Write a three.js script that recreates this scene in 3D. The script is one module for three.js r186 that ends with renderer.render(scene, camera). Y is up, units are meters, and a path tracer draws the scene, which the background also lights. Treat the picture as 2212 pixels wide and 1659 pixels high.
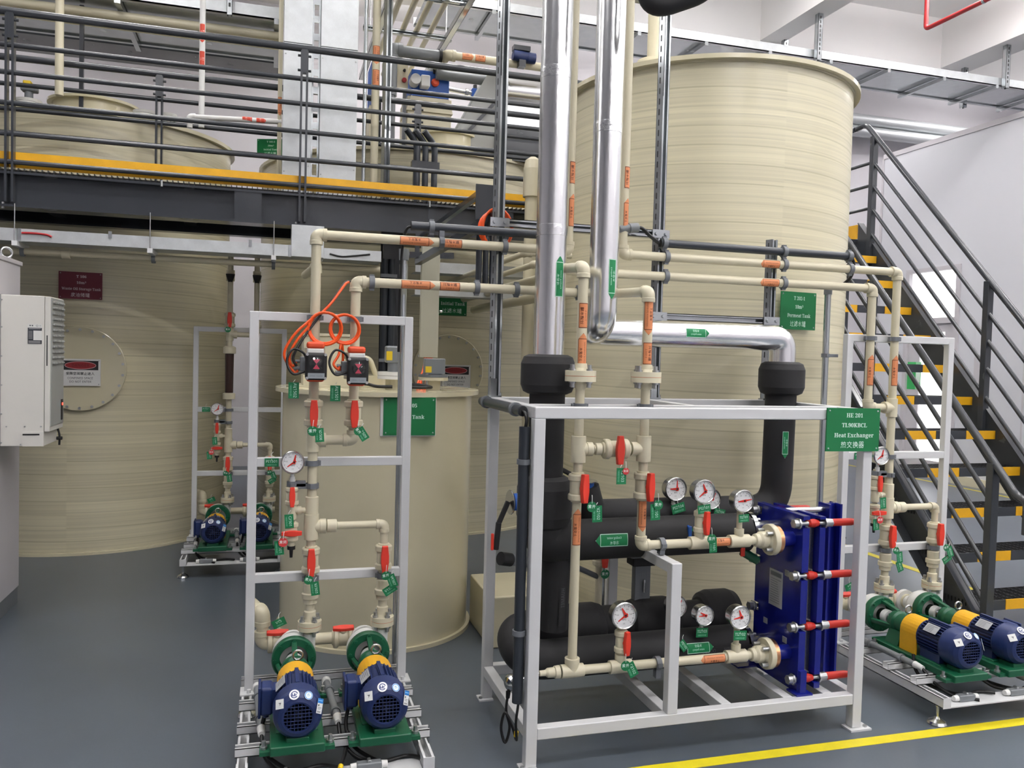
import * as THREE from 'three';
import { mergeGeometries } from 'three/addons/utils/BufferGeometryUtils.js';
import { RoundedBoxGeometry } from 'three/addons/geometries/RoundedBoxGeometry.js';
import { RectAreaLightUniformsLib } from 'three/addons/lights/RectAreaLightUniformsLib.js';

// ---------------------------------------------------------------- camera, light, exposure
const scene = new THREE.Scene();
scene.background = new THREE.Color(0x000000);
const RAD = Math.PI / 180;
const camera = new THREE.PerspectiveCamera(2 * Math.atan(829.5 / 1770) / RAD, 2212 / 1659, 0.05, 80);
camera.position.set(0, 1.6, 0);
camera.rotation.order = 'YXZ';
camera.rotation.set(-2.04 * RAD, -16.4 * RAD, 1.51 * RAD);
const renderer = new THREE.WebGLRenderer({ antialias: true });
renderer.toneMapping = THREE.LinearToneMapping;
renderer.toneMappingExposure = 1.58;
renderer.shadowMap.enabled = true;
RectAreaLightUniformsLib.init();
const LAMP_POWER = 30;                     // luminance of the batten lamps
const LAMP_UP = 2.3;                       // share that a bare batten sends upwards
const LAMP_COLOR = 0xfcfafa;
// rows of twin fluorescent battens under the ceiling: x, z of each
const LAMPS = [];
for (const x of [-4.6, -1.4, 1.6, 4.5, 7.3, 11]) for (const z of [-10.2, -7.2, -4.2, -1.4, 1.8, 4.6]) if (!(z < -9 && Math.abs(x + 1.4) < .1) && !(x < -4 && z > -6) && !(z > 1 && x < 1)) LAMPS.push([x, z, z < -6 ? 5.95 : 5.35]);

// ---------------------------------------------------------------- helpers
let seed = 7;
const rnd = () => { seed = (seed * 1664525 + 1013904223) >>> 0; return seed / 4294967296; };
const V = (x, y, z) => new THREE.Vector3(x, y, z);
const A = (v) => (v.isVector3 ? v : V(v[0], v[1], v[2]));
const lerp = (a, b, t) => a + (b - a) * t;
const mats = {};
const mat = (name, color, roughness = 0.5, metalness = 0, extra = {}) => {
  const m = new THREE.MeshPhysicalMaterial({ color, roughness, metalness, ...extra }); m.name = name; mats[name] = m; return m;
};
function std(g) {
  if (g.index) g = g.toNonIndexed();
  for (const k of Object.keys(g.attributes)) if (!['position', 'normal', 'uv'].includes(k)) g.deleteAttribute(k);
  if (!g.attributes.normal) g.computeVertexNormals();
  if (!g.attributes.uv) g.setAttribute('uv', new THREE.BufferAttribute(new Float32Array(g.attributes.position.count * 2), 2));
  g.clearGroups();
  return g;
}
const merge = (gs) => { gs = (Array.isArray(gs) ? gs : [gs]).map(std); return gs.length === 1 ? gs[0] : mergeGeometries(gs); };
// boxes by their bounds; uv in metres
function metreUV(g) {
  const p = g.attributes.position, n = g.attributes.normal, u = g.attributes.uv;
  for (let i = 0; i < p.count; i++) {
    const ax = Math.abs(n.getX(i)), ay = Math.abs(n.getY(i)), az = Math.abs(n.getZ(i));
    if (ay >= ax && ay >= az) u.setXY(i, p.getX(i), p.getZ(i)); else if (ax >= az) u.setXY(i, p.getZ(i), p.getY(i)); else u.setXY(i, p.getX(i), p.getY(i));
  }
  return g;
}
function bx(x0, x1, y0, y1, z0, z1, r = 0) {
  const w = Math.abs(x1 - x0), h = Math.abs(y1 - y0), d = Math.abs(z1 - z0);
  const g = std(r ? new RoundedBoxGeometry(w, h, d, 2, Math.min(r, w * .49, h * .49, d * .49)) : new THREE.BoxGeometry(w, h, d));
  g.translate((x0 + x1) / 2, (y0 + y1) / 2, (z0 + z1) / 2);
  return metreUV(g);
}
const UP = V(0, 1, 0);
function orient(g, p, dir, spin = 0) {   // geometry built along +y from 0 goes to p along dir
  if (spin) g.rotateY(spin);
  const q = new THREE.Quaternion().setFromUnitVectors(UP, A(dir).clone().normalize());
  g.applyQuaternion(q); const a = A(p); g.translate(a.x, a.y, a.z); return g;
}
function cy(p0, p1, r0, r1 = r0, seg = 20) {
  const a = A(p0), b = A(p1), d = b.clone().sub(a), g = new THREE.CylinderGeometry(r1, r0, d.length(), seg);
  g.translate(0, d.length() / 2, 0); return std(orient(g, a, d));
}
// turned profile [[radius, distance along dir], ...]
function lathe(p, dir, prof, seg = 28, spin = 0) {
  const g = new THREE.LatheGeometry(prof.map(([r, t]) => new THREE.Vector2(Math.max(r, 1e-4), t)), seg);
  const flat = std(g); flat.computeVertexNormals(); 
  return orient(smoothRing(flat), p, dir, spin);
}
function smoothRing(g) {                  // smooth around the ring, creased along the profile
  const p = g.attributes.position, n = g.attributes.normal;
  for (let i = 0; i < p.count; i++) {
    const x = p.getX(i), z = p.getZ(i), r = Math.hypot(x, z); if (r < 2e-4) continue;
    const ny = n.getY(i), k = Math.sqrt(Math.max(0, 1 - ny * ny)) * Math.sign(n.getX(i) * x + n.getZ(i) * z || 1);
    n.setXYZ(i, x / r * k, ny, z / r * k);
  }
  return g;
}
function fillet(pts, rad, n = 6) {
  pts = pts.map(A); const out = [pts[0]];
  for (let i = 1; i < pts.length - 1; i++) {
    const a = pts[i - 1].clone().sub(pts[i]), b = pts[i + 1].clone().sub(pts[i]);
    const r = Math.min(rad, a.length() * .49, b.length() * .49), p = pts[i].clone().add(a.setLength(r)), q = pts[i].clone().add(b.setLength(r));
    for (let k = 0; k <= n; k++) { const t = k / n; out.push(p.clone().multiplyScalar((1 - t) * (1 - t)).addScaledVector(pts[i], 2 * t * (1 - t)).addScaledVector(q, t * t)); }
  }
  out.push(pts[pts.length - 1]); return out;
}
// round bar swept along a polyline, with end caps
function tube(pts, r, seg = 12, uvm = false) {
  pts = pts.map(A); const N = pts.length, T = pts.map((p, i) => pts[Math.min(i + 1, N - 1)].clone().sub(pts[Math.max(i - 1, 0)]).normalize());
  let nrm = Math.abs(T[0].y) < .9 ? V(0, 1, 0) : V(1, 0, 0); nrm.addScaledVector(T[0], -nrm.dot(T[0])).normalize();
  const pos = [], nor = [], uv = [], idx = []; let L = 0;
  for (let i = 0; i < N; i++) {
    if (i) { L += pts[i].distanceTo(pts[i - 1]); nrm.addScaledVector(T[i], -nrm.dot(T[i])).normalize(); }
    const bi = T[i].clone().cross(nrm), rr = typeof r === 'function' ? r(i / (N - 1)) : r;
    for (let k = 0; k <= seg; k++) {
      const a = k / seg * Math.PI * 2, d = nrm.clone().multiplyScalar(Math.cos(a)).addScaledVector(bi, Math.sin(a));
      pos.push(pts[i].x + d.x * rr, pts[i].y + d.y * rr, pts[i].z + d.z * rr); nor.push(d.x, d.y, d.z); uv.push(uvm ? k / seg * 2 * Math.PI * rr : k / seg, L);
    }
  }
  const w = seg + 1;
  for (let i = 0; i < N - 1; i++) for (let k = 0; k < seg; k++) { const a = i * w + k, b = a + 1, c = a + w, d = c + 1; idx.push(a, b, c, b, d, c); }
  for (const e of [0, N - 1]) {
    const c = pos.length / 3, s = e ? 1 : -1; pos.push(pts[e].x, pts[e].y, pts[e].z); nor.push(T[e].x * s, T[e].y * s, T[e].z * s); uv.push(0, 0);
    for (let k = 0; k <= seg; k++) { const o = (e * w + k) * 3; pos.push(pos[o], pos[o + 1], pos[o + 2]); nor.push(T[e].x * s, T[e].y * s, T[e].z * s); uv.push(0, 0); }
    for (let k = 0; k < seg; k++) e ? idx.push(c, c + 1 + k, c + 2 + k) : idx.push(c, c + 2 + k, c + 1 + k);
  }
  const g = new THREE.BufferGeometry();
  g.setAttribute('position', new THREE.Float32BufferAttribute(pos, 3)); g.setAttribute('normal', new THREE.Float32BufferAttribute(nor, 3)); g.setAttribute('uv', new THREE.Float32BufferAttribute(uv, 2)); g.setIndex(idx);
  return std(g);
}
const curve = (pts, n = 40) => new THREE.CatmullRomCurve3(pts.map(A), false, 'centripetal').getPoints(n);
const rod = (a, b, r, seg = 10) => cy(a, b, r, r, seg);
// flat outline extruded; at, right and up place it in space, thickness grows along right x up
function slab(outline, depth, at, right, up, bevel = 0) {
  const sh = new THREE.Shape(outline.map(([x, y]) => new THREE.Vector2(x, y)));
  const g = new THREE.ExtrudeGeometry(sh, { depth: depth - 2 * bevel, bevelEnabled: bevel > 0, bevelSize: bevel, bevelThickness: bevel, bevelSegments: 2, bevelOffset: -bevel, curveSegments: 8 });
  if (bevel) g.translate(0, 0, bevel);
  const r = A(right).clone().normalize(), u = A(up).clone().normalize(), m = new THREE.Matrix4().makeBasis(r, u, r.clone().cross(u)).setPosition(A(at));
  g.applyMatrix4(m); return std(g);
}
const circle = (r, n = 24, cx = 0, cyy = 0) => Array.from({ length: n }, (_, i) => [cx + r * Math.cos(i / n * 2 * Math.PI), cyy + r * Math.sin(i / n * 2 * Math.PI)]);
// square bar with its own thickness between two points (any direction)
function bar(p0, p1, w, h, upHint = [0, 1, 0], r = 0) {
  const a = A(p0), b = A(p1), d = b.clone().sub(a), L = d.length(); d.normalize();
  let u = A(upHint).clone(); if (Math.abs(u.dot(d)) > .95) u = V(1, 0, 0); u.addScaledVector(d, -u.dot(d)).normalize();
  const s = d.clone().cross(u), g = std(r ? new RoundedBoxGeometry(L, h, w, 2, Math.min(r, w * .49, h * .49)) : new THREE.BoxGeometry(L, h, w)); metreUV(g);
  g.applyMatrix4(new THREE.Matrix4().makeBasis(d, u, s).setPosition(a.add(b).multiplyScalar(.5))); return g;
}
// slotted C channel (strut) between two points, open side towards "open"
function strut(p0, p1, s, open) {
  const a = A(p0), b = A(p1), d = b.clone().sub(a).normalize(), o = A(open).clone().addScaledVector(d, -A(open).dot(d)).normalize(), k = d.clone().cross(o), t = .0035, h = s / 2;
  const at = (p, u, v) => p.clone().addScaledVector(o, u).addScaledVector(k, v);
  const f = (u, v, w, hh) => bar(at(a, u, v), at(b, u, v), w, hh, o);
  return [f(-h + t / 2, 0, s, t), f(0, h - t / 2, t, s), f(0, -h + t / 2, t, s), f(h - t / 2, h - s * .13, s * .26, t), f(h - t / 2, -h + s * .13, s * .26, t)];
}

// ---------------------------------------------------------------- naming
const used = new Map(), things = [];
const numbered = (n) => { const k = used.get(n) ?? 0; used.set(n, k + 1); return k ? n + '_' + String(k).padStart(3, '0') : n; };
function thing(name, label, category, group) {
  const o = new THREE.Group(); o.name = numbered(name); o.userData = { label, category }; if (group) o.userData.group = group; scene.add(o); things.push(o); return o;
}
function part(parent, name, geos, material, label) {
  const m = new THREE.Mesh(merge(geos), material); m.name = name; m.castShadow = m.receiveShadow = true; if (label) m.userData.label = label; parent.add(m); return m;
}
// the same part several times, each a mesh of its own
const parts = (parent, name, geos, material, label) => geos.map((g) => part(parent, name, g, material, label));
function single(name, label, category, geos, material, group) {
  const m = new THREE.Mesh(merge(geos), material); m.name = numbered(name); m.castShadow = m.receiveShadow = true; m.userData = { label, category }; if (group) m.userData.group = group;
  m.geometry.computeBoundingBox(); const b = m.geometry.boundingBox, c = V((b.min.x + b.max.x) / 2, b.min.y, (b.min.z + b.max.z) / 2);
  m.geometry.translate(-c.x, -c.y, -c.z); m.position.copy(c); scene.add(m); return m;
}
function struct(name, geos, material, label, category) {
  const m = new THREE.Mesh(merge(geos), material); m.name = numbered(name); m.castShadow = m.receiveShadow = true; m.userData = { kind: 'structure', label, category }; scene.add(m); return m;
}
function finish() {                       // put every thing's origin at its base
  for (const o of things) {
    const b = new THREE.Box3().setFromObject(o), c = V((b.min.x + b.max.x) / 2, b.min.y, (b.min.z + b.max.z) / 2);
    for (const k of o.children) k.position.sub(c);
    o.position.copy(c);
  }
}

// ---------------------------------------------------------------- printed matter: one sheet that holds all lettering
const SHEET = 2048, sheet = document.createElement('canvas'); sheet.width = sheet.height = SHEET;
const ctx = sheet.getContext('2d');
ctx.fillStyle = '#808080'; ctx.fillRect(0, 0, SHEET, SHEET);
const sheetTex = new THREE.CanvasTexture(sheet); sheetTex.colorSpace = THREE.SRGBColorSpace; sheetTex.magFilter = THREE.LinearFilter;
let sx = 2, sy = 2, sh = 0;
function print(w, h, draw) {              // reserves w x h pixels, draws there and returns its uv bounds
  if (sx + w + 4 > SHEET) { sx = 2; sy += sh + 4; sh = 0; }
  if (sy + h > SHEET) throw new Error('sheet full');
  ctx.save(); ctx.beginPath(); ctx.rect(sx - 1, sy - 1, w + 2, h + 2); ctx.clip(); ctx.translate(sx, sy); draw(w, h); ctx.restore();
  const r = { u0: sx / SHEET, u1: (sx + w) / SHEET, v0: 1 - (sy + h) / SHEET, v1: 1 - sy / SHEET, w, h };
  sx += w + 4; sh = Math.max(sh, h); return r;
}
const HAN = {
  水: '50,5 50,90 40,82;12,32 38,32 14,78;86,20 60,45;54,38 92,85', 开: '12,18 88,18;5,50 95,50;32,18 32,55 12,95;68,18 68,95',
  常: '50,2 50,20;25,6 33,18;75,6 67,18;8,36 8,24 92,24 86,36;30,38 70,38 70,54 30,54 30,38;15,92 15,66 85,66 85,88 78,86;50,56 50,98',
  闭: '15,5 24,14;12,22 12,96;35,10 88,10 88,90 78,90;28,42 76,42;56,26 56,82 46,76;54,46 28,74',
  热: '25,5 25,58 17,54;8,20 42,20;8,42 42,34;48,18 88,18 88,55 96,62;66,5 62,35 42,62;52,36 70,50;12,75 8,95;35,75 38,92;60,75 66,92;82,72 94,92',
  交: '50,3 50,16;8,20 92,20;34,28 14,48;66,28 86,48;68,46 48,76 10,96;30,46 56,76 94,96',
  换: '20,5 20,92 10,86;5,26 36,26;5,60 36,50;58,5 40,28;54,14 78,14 68,28;46,30 90,30 90,55 46,55 46,30;36,58 98,58;68,32 64,62 36,96;70,64 96,96',
  器: '14,6 42,6 42,30 14,30 14,6;58,6 86,6 86,30 58,30 58,6;4,48 96,48;52,34 40,54 6,68;56,48 94,66;14,66 42,66 42,94 14,94 14,66;58,66 86,66 86,94 58,94 58,66',
  过: '12,8 22,20;4,38 20,38 20,76 4,90;20,76 40,92 98,92;36,30 94,30;74,6 74,80 62,74;46,44 56,58',
  滤: '10,8 20,18;4,36 14,46;4,94 20,60;60,2 60,22;60,10 92,10;32,24 94,24 90,34;34,24 30,70 20,96;46,40 90,34;60,28 60,48 94,48;40,66 36,86;50,60 52,90 84,92 86,80;66,56 70,70;90,62 96,80',
  罐: '18,4 6,30;14,18 44,18;4,40 46,40;26,18 26,84;8,54 8,86 44,82;44,54 44,90;52,12 96,12;64,4 64,22;84,4 84,22;54,28 70,28 70,42 54,42 54,28;78,28 94,28 94,42 78,42 78,28;62,46 50,68;58,56 58,98;74,46 78,54;58,58 96,58;58,72 94,72;58,84 94,84;58,97 98,97;76,58 76,97',
  冷: '8,14 20,28;4,84 22,52;60,4 34,44;60,4 96,44;52,40 66,50;38,60 86,60 64,90;46,76 66,96',
  却: '8,22 48,22;28,4 28,44;4,44 52,44;26,44 10,80 46,76;40,62 50,84;62,12 90,12 90,66 80,64;62,12 62,96',
  拉: '20,5 20,92 10,86;4,28 38,28;4,60 38,48;66,4 70,18;44,26 96,26;54,40 60,76;84,38 74,80;40,88 98,88',
  废: '50,2 54,10;14,16 94,16;16,16 14,60 4,94;30,34 90,34;48,22 46,40 22,92;72,22 80,30;48,54 78,54 50,84 26,96;46,62 92,96',
  油: '10,8 22,20;4,36 16,46;4,94 22,58;38,28 92,28 92,94 38,94 38,28;65,6 65,94;38,60 92,60',
  储: '20,4 4,36;14,24 14,96;28,14 34,24;26,38 36,38 36,80 42,70;46,18 80,18;62,4 62,34;42,34 96,34;92,6 44,64;56,50 88,50 88,94 56,94 56,50;56,72 88,72',
  受: '84,4 20,12;20,20 28,30;48,18 52,30;80,16 70,32;8,48 8,36 92,36 88,48;24,54 76,54 50,80 10,96;32,60 60,84 92,96',
  限: '8,6 8,96;8,6 34,6 22,34 36,54 20,64;46,8 86,8 86,44 46,44;46,26 86,26;46,8 46,92 62,80;92,52 72,64;58,46 96,94',
  空: '50,2 50,12;8,30 8,16 92,16 86,30;38,24 16,48;62,24 86,44;22,56 78,56;50,56 50,90;8,92 92,92',
  间: '15,5 24,14;12,22 12,96;35,10 88,10 88,90 78,90;34,32 66,32 66,78 34,78 34,32;34,54 66,54',
  禁: '6,16 46,16;26,2 26,44;24,20 6,40;28,22 44,36;54,16 96,16;74,2 74,44;72,20 54,40;76,22 94,38;22,52 78,52;6,66 94,66;50,66 50,96 40,90;28,74 14,90;70,74 88,90',
  止: '52,6 52,90;52,42 86,42;22,40 22,90;6,92 96,92', 入: '38,8 52,10 50,40 8,94;52,36 94,94', 上: '46,6 46,90;46,42 82,42;6,92 94,92',
  进: '12,8 22,20;4,38 20,38 20,76 4,90;20,76 40,92 98,92;40,26 92,26;34,50 96,50;54,8 54,54 42,80;76,8 76,82',
};
function han(text, cx, cy0, size, color, weight = 8) {       // stroke lettering, centred
  ctx.strokeStyle = color; ctx.lineWidth = size * weight / 100; ctx.lineCap = 'round'; ctx.lineJoin = 'round';
  let x = cx - text.length * size * .53;
  for (const c of text) {
    for (const s of (HAN[c] ?? '').split(';')) { ctx.beginPath(); s.split(' ').forEach((q, i) => { const [a, b] = q.split(',').map(Number), X = x + a / 100 * size * .96, Y = cy0 - size / 2 + b / 100 * size; i ? ctx.lineTo(X, Y) : ctx.moveTo(X, Y); }); ctx.stroke(); }
    x += size * 1.06;
  }
}
function txt(s, x, y, px, color, font = 'sans-serif', bold = true, max) {
  ctx.font = (bold ? 'bold ' : '') + px + 'px ' + font; ctx.fillStyle = color; ctx.textAlign = 'center'; ctx.textBaseline = 'middle'; ctx.fillText(s, x, y, max);
}
const GREEN = '#06743f', GREENT = '#0a7a48', ORANGE = '#d98a5c';
function signPrint(bg, fg, lines, hz, w = 300, h = 206) {
  return print(w, h, () => { ctx.fillStyle = bg; ctx.fillRect(-1, -1, w + 2, h + 2);
    ctx.fillStyle = '#cfe8d8'; for (const [a, b] of [[14, 14], [w - 14, 14], [14, h - 14], [w - 14, h - 14]]) { ctx.beginPath(); ctx.arc(a, b, 4, 0, 7); ctx.fill(); }
    const n = lines.length + (hz ? 1 : 0), st = h / (n + .35);
    lines.forEach((l, i) => txt(l, w / 2 + 6, st * (i + .72), h * .135, fg, 'serif', true, w * .9)); if (hz) han(hz, w / 2, st * (n - .32), h * .155, fg, 9); });
}
const P = {};
P.he = signPrint(GREEN, '#e6f2ea', ['HE 201', 'TL90KBCL', 'Heat Exchanger'], '热交换器');
P.t202 = signPrint(GREEN, '#d8eadf', ['T 202-1', '10m³', 'Permeat Tank'], '过滤水罐');
P.t106 = signPrint('#6e2030', '#e2d8da', ['T 106', '10m³', 'Waste Oil Storage Tank'], '废油储罐', 330, 220);
P.t102 = signPrint(GREEN, '#d8eadf', ['T 102-1', '20m³', 'Initial Tank'], '过滤水罐', 240, 250);
P.sump = signPrint(GREEN, '#e6f2ea', ['T 105', 'Sump Tank', ' '], '');
P.t102b = signPrint(GREEN, '#d8eadf', ['T 102-2', '20m³', 'Initial Tank'], '过滤水罐');
P.danger = print(240, 180, (w, h) => { ctx.fillStyle = '#dcdcda'; ctx.fillRect(-1, -1, w + 2, h + 2); ctx.fillStyle = '#171518'; ctx.fillRect(14, 12, w - 28, 62); ctx.fillStyle = '#8e1c22'; ctx.strokeStyle = '#e8c0c0'; ctx.lineWidth = 3; ctx.beginPath(); ctx.ellipse(w / 2, 43, w * .38, 25, 0, 0, 7); ctx.fill(); ctx.stroke(); txt('DANGER', w / 2, 44, 26, '#6d1218');
  han('受限空间禁止进入', w / 2, 98, 20, '#26262a', 10); txt('CONFINED SPACE', w / 2, 128, 19, '#3a3a3e', 'sans-serif', false); txt('DO NOT ENTER', w / 2, 152, 19, '#3a3a3e', 'sans-serif', false); });
const tagPrint = (text, sub = '180010-01') => print(96, 60, (w, h) => { ctx.fillStyle = GREENT; ctx.fillRect(-1, -1, w + 2, h + 2); txt(text, w / 2, 22, 26, '#e4f3ea', 'sans-serif', false, w - 8); txt(sub, w / 2, 46, 15, '#9fd0b6', 'sans-serif', false, w - 12); });
const roundPrint = (text, bg) => print(64, 64, (w, h) => { ctx.fillStyle = bg; ctx.fillRect(-1, -1, w + 2, h + 2); han(text, w / 2, h / 2 - 2, 24, '#f2f6f2', 11); });
P.open = roundPrint('常开', '#0a7444'); P.shut = roundPrint('常闭', '#cf3b3b'); P.care = roundPrint('常开', '#16306e');
const arrowPrint = (bg, edge, head, body) => print(190, 56, (w, h) => { ctx.fillStyle = bg; ctx.fillRect(-1, -1, w + 2, h + 2); ctx.strokeStyle = edge; ctx.lineWidth = 3; ctx.strokeRect(2, 2, w - 4, h - 4); ctx.beginPath(); ctx.moveTo(w - 30, 0); ctx.lineTo(w - 30, h); ctx.stroke(); txt(head, w / 2 - 14, 18, 13, edge, 'serif', false, 130); han(body, w / 2 - 14, 40, 17, edge, 10); });
P.flow = arrowPrint(ORANGE, '#5d2d16', 'Industrial wastewater', '上交废水'); P.cool = arrowPrint('#07804a', '#e6f2ea', 'Cooling water', '冷却水'); P.red = arrowPrint('#cf4630', '#f0d8d0', 'Acid', '废水');
P.dest = print(110, 56, (w, h) => { ctx.fillStyle = ORANGE; ctx.fillRect(-1, -1, w + 2, h + 2); ctx.strokeStyle = '#5d2d16'; ctx.lineWidth = 3; ctx.strokeRect(2, 2, w - 4, h - 4); txt('T204-1', w / 2, 17, 15, '#7a3c20', 'serif', false); han('过滤水罐', w / 2, 39, 18, '#5d2d16', 10); });
const dialPrint = (unit, max) => print(160, 160, (w) => { const c = w / 2; ctx.fillStyle = '#e9eaea'; ctx.fillRect(-1, -1, w + 2, w + 2);
  for (let i = 0; i <= 50; i++) { const a = (135 + 270 * i / 50) * RAD, r0 = i % 5 ? 66 : 60; ctx.strokeStyle = '#2a2a2a'; ctx.lineWidth = i % 5 ? 1.2 : 2.6; ctx.beginPath(); ctx.moveTo(c + r0 * Math.cos(a), c + r0 * Math.sin(a)); ctx.lineTo(c + 71 * Math.cos(a), c + 71 * Math.sin(a)); ctx.stroke(); }
  for (let i = 0; i <= 5; i++) { const a = (135 + 54 * i) * RAD; txt(String(+(max * i / 5).toFixed(1)), c + 47 * Math.cos(a), c + 47 * Math.sin(a), 13, '#333', 'sans-serif', false); } txt(unit, c, c + 26, 14, '#333', 'sans-serif', false); txt('2.5', c, c + 52, 11, '#555', 'sans-serif', false); });
P.dialP = dialPrint('MPa', 1); P.dialT = dialPrint('°C', 100);
P.sticks = print(300, 84, () => { ctx.fillStyle = '#e8e8e6'; ctx.fillRect(-1, -1, 80, 86); txt('A', 40, 42, 26, '#444'); });
P.sA = print(72, 72, (w) => { ctx.fillStyle = '#e6e7e4'; ctx.fillRect(-1, -1, w + 2, w + 2); ctx.fillStyle = '#55585c'; ctx.beginPath(); ctx.moveTo(24, 26); ctx.lineTo(50, 26); ctx.lineTo(37, 50); ctx.lineTo(37, 34); ctx.fill(); });
P.sB = print(72, 72, (w) => { ctx.fillStyle = '#eceded'; ctx.fillRect(-1, -1, w + 2, w + 2); ctx.strokeStyle = '#20306a'; ctx.lineWidth = 6; ctx.beginPath(); ctx.arc(36, 36, 22, .5, 5.9); ctx.stroke(); ctx.beginPath(); ctx.moveTo(22, 28); ctx.lineTo(22, 44); ctx.lineTo(50, 44); ctx.moveTo(36, 26); ctx.lineTo(36, 44); ctx.moveTo(36, 34); ctx.lineTo(52, 34); ctx.stroke(); });
P.sC = print(60, 60, (w) => { ctx.fillStyle = '#d9e4ec'; ctx.fillRect(-1, -1, w + 2, w + 2); ctx.strokeStyle = '#2a7fc8'; ctx.lineWidth = 5; ctx.beginPath(); ctx.arc(30, 30, 25, 0, 7); ctx.stroke(); ctx.fillStyle = '#9ab4c4'; ctx.fillRect(22, 18, 16, 8); ctx.fillRect(18, 30, 24, 4); });
P.sD = print(60, 110, (w, h) => { ctx.fillStyle = '#d8dadb'; ctx.fillRect(-1, -1, w + 2, h + 2); ctx.fillStyle = '#1f78c6'; ctx.fillRect(-1, -1, w + 2, 36); ctx.fillStyle = '#7fb4de'; ctx.fillRect(8, 12, 44, 8); ctx.fillStyle = '#4e5a50'; ctx.fillRect(10, 44, 12, 14); ctx.fillRect(10, 66, 40, 3); ctx.fillRect(10, 76, 30, 3); ctx.fillStyle = '#2a2a2a'; for (let i = 0; i < 10; i++) ctx.fillRect(8 + i * 4, 92, 2, 12); });
P.plate = print(140, 220, (w, h) => { ctx.fillStyle = '#b9bbbd'; ctx.fillRect(-1, -1, w + 2, h + 2); ctx.fillStyle = '#6f7378'; ctx.fillRect(12, 12, w - 24, 26); for (let i = 0; i < 11; i++) ctx.fillRect(14, 54 + i * 14, w - 28 - (i * 37 % 40), 3); });
P.name = print(90, 60, (w, h) => { ctx.fillStyle = '#a4a7aa'; ctx.fillRect(-1, -1, w + 2, h + 2); ctx.fillStyle = '#5f6366'; for (let i = 0; i < 5; i++) ctx.fillRect(8, 10 + i * 10, w - 18 - (i * 23 % 24), 3); });
P.acinfo = print(100, 160, (w, h) => { ctx.fillStyle = '#d9dad6'; ctx.fillRect(-1, -1, w + 2, h + 2); ctx.fillStyle = '#34373e'; ctx.fillRect(0, 30, w, 22); ctx.fillRect(0, 52, 40, 76); ctx.fillRect(0, 128, w, 30); ctx.fillStyle = '#d9dad6'; for (let i = 0; i < 6; i++) ctx.fillRect(6, 58 + i * 11, 28, 2); for (let i = 0; i < 3; i++) ctx.fillRect(6, 134 + i * 7, 84, 2); ctx.fillRect(8, 36, 84, 3); ctx.fillStyle = '#55585c'; ctx.fillRect(12, 8, 10, 10); ctx.fillRect(28, 8, 10, 10); ctx.strokeStyle = '#55585c'; ctx.lineWidth = 2; ctx.beginPath(); ctx.arc(66, 14, 7, 0, 7); ctx.stroke(); txt('CE', 88, 14, 12, '#55585c', 'sans-serif', false); });
P.pull = print(80, 110, (w, h) => { ctx.fillStyle = '#e9e9e7'; ctx.fillRect(-1, -1, w + 2, h + 2); han('拉', w / 2, 44, 52, '#26262a', 9); ctx.fillStyle = '#26262a'; ctx.fillRect(6, 82, w - 12, 22); txt('PULL', w / 2, 94, 18, '#e9e9e7'); });
P.insul = print(420, 40, (w, h) => { ctx.fillStyle = '#1d1d1f'; ctx.fillRect(-1, -1, w + 2, h + 2); txt('HUAMEI', 250, 22, 30, '#4c4c50', 'sans-serif', true); ctx.strokeStyle = '#4c4c50'; ctx.lineWidth = 3; for (let i = 0; i < 5; i++) { ctx.beginPath(); ctx.arc(24 + i * 22, 20, 9, 0, 7); ctx.stroke(); } });
P.ion = print(120, 40, (w, h) => { ctx.fillStyle = '#8d9498'; ctx.fillRect(-1, -1, w + 2, h + 2); txt('OPEN / CLOSE', 60, 20, 15, '#5e6468', 'sans-serif', false); });
P.dome = print(100, 100, (w) => { ctx.fillStyle = '#0c0c0d'; ctx.fillRect(-1, -1, w + 2, w + 2); ctx.fillStyle = '#b5304a'; ctx.beginPath(); ctx.moveTo(50, 50); ctx.lineTo(16, 8); ctx.lineTo(84, 8); ctx.fill(); ctx.beginPath(); ctx.moveTo(50, 50); ctx.lineTo(20, 94); ctx.lineTo(80, 94); ctx.fill(); });
P.check = print(60, 60, (w) => { ctx.fillStyle = '#8fd0a0'; ctx.fillRect(-1, -1, w + 2, w + 2); ctx.fillStyle = '#38a85a'; ctx.fillRect(0, 0, 40, 60); ctx.fillStyle = '#dfeee2'; ctx.fillRect(42, 20, 16, 24); });
const M = {};
M.print = mat('printed_label', 0xffffff, .55, 0, { map: sheetTex });
// plate with print on its front (+z before placing): w x h x t
function plateGeo(w, h, t, r) {
  const g = std(new THREE.BoxGeometry(w, h, t)), u = g.attributes.uv, n = g.attributes.normal;
  for (let i = 0; i < u.count; i++) if (n.getZ(i) > .5) u.setXY(i, lerp(r.u0, r.u1, u.getX(i)), lerp(r.v0, r.v1, u.getY(i))); else u.setXY(i, r.u0 + 1.5 / SHEET, r.v0 + 1.5 / SHEET);
  return g;
}
function outlineGeo(pts, t, r) {           // printed plate with any outline in 0..1 of w, h
  const [w, h, o] = pts, g = std(new THREE.ExtrudeGeometry(new THREE.Shape(o.map(([x, y]) => new THREE.Vector2(x * w, y * h))), { depth: t, bevelEnabled: false, curveSegments: 16 })), p = g.attributes.position, u = g.attributes.uv, n = g.attributes.normal;
  for (let i = 0; i < u.count; i++) if (n.getZ(i) > .5) u.setXY(i, lerp(r.u0, r.u1, p.getX(i) / w), lerp(r.v0, r.v1, p.getY(i) / h)); else u.setXY(i, r.u0 + 3 / SHEET, r.v0 + 8 / SHEET);
  g.translate(-w / 2, -h / 2, -t / 2); return g;
}
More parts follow.
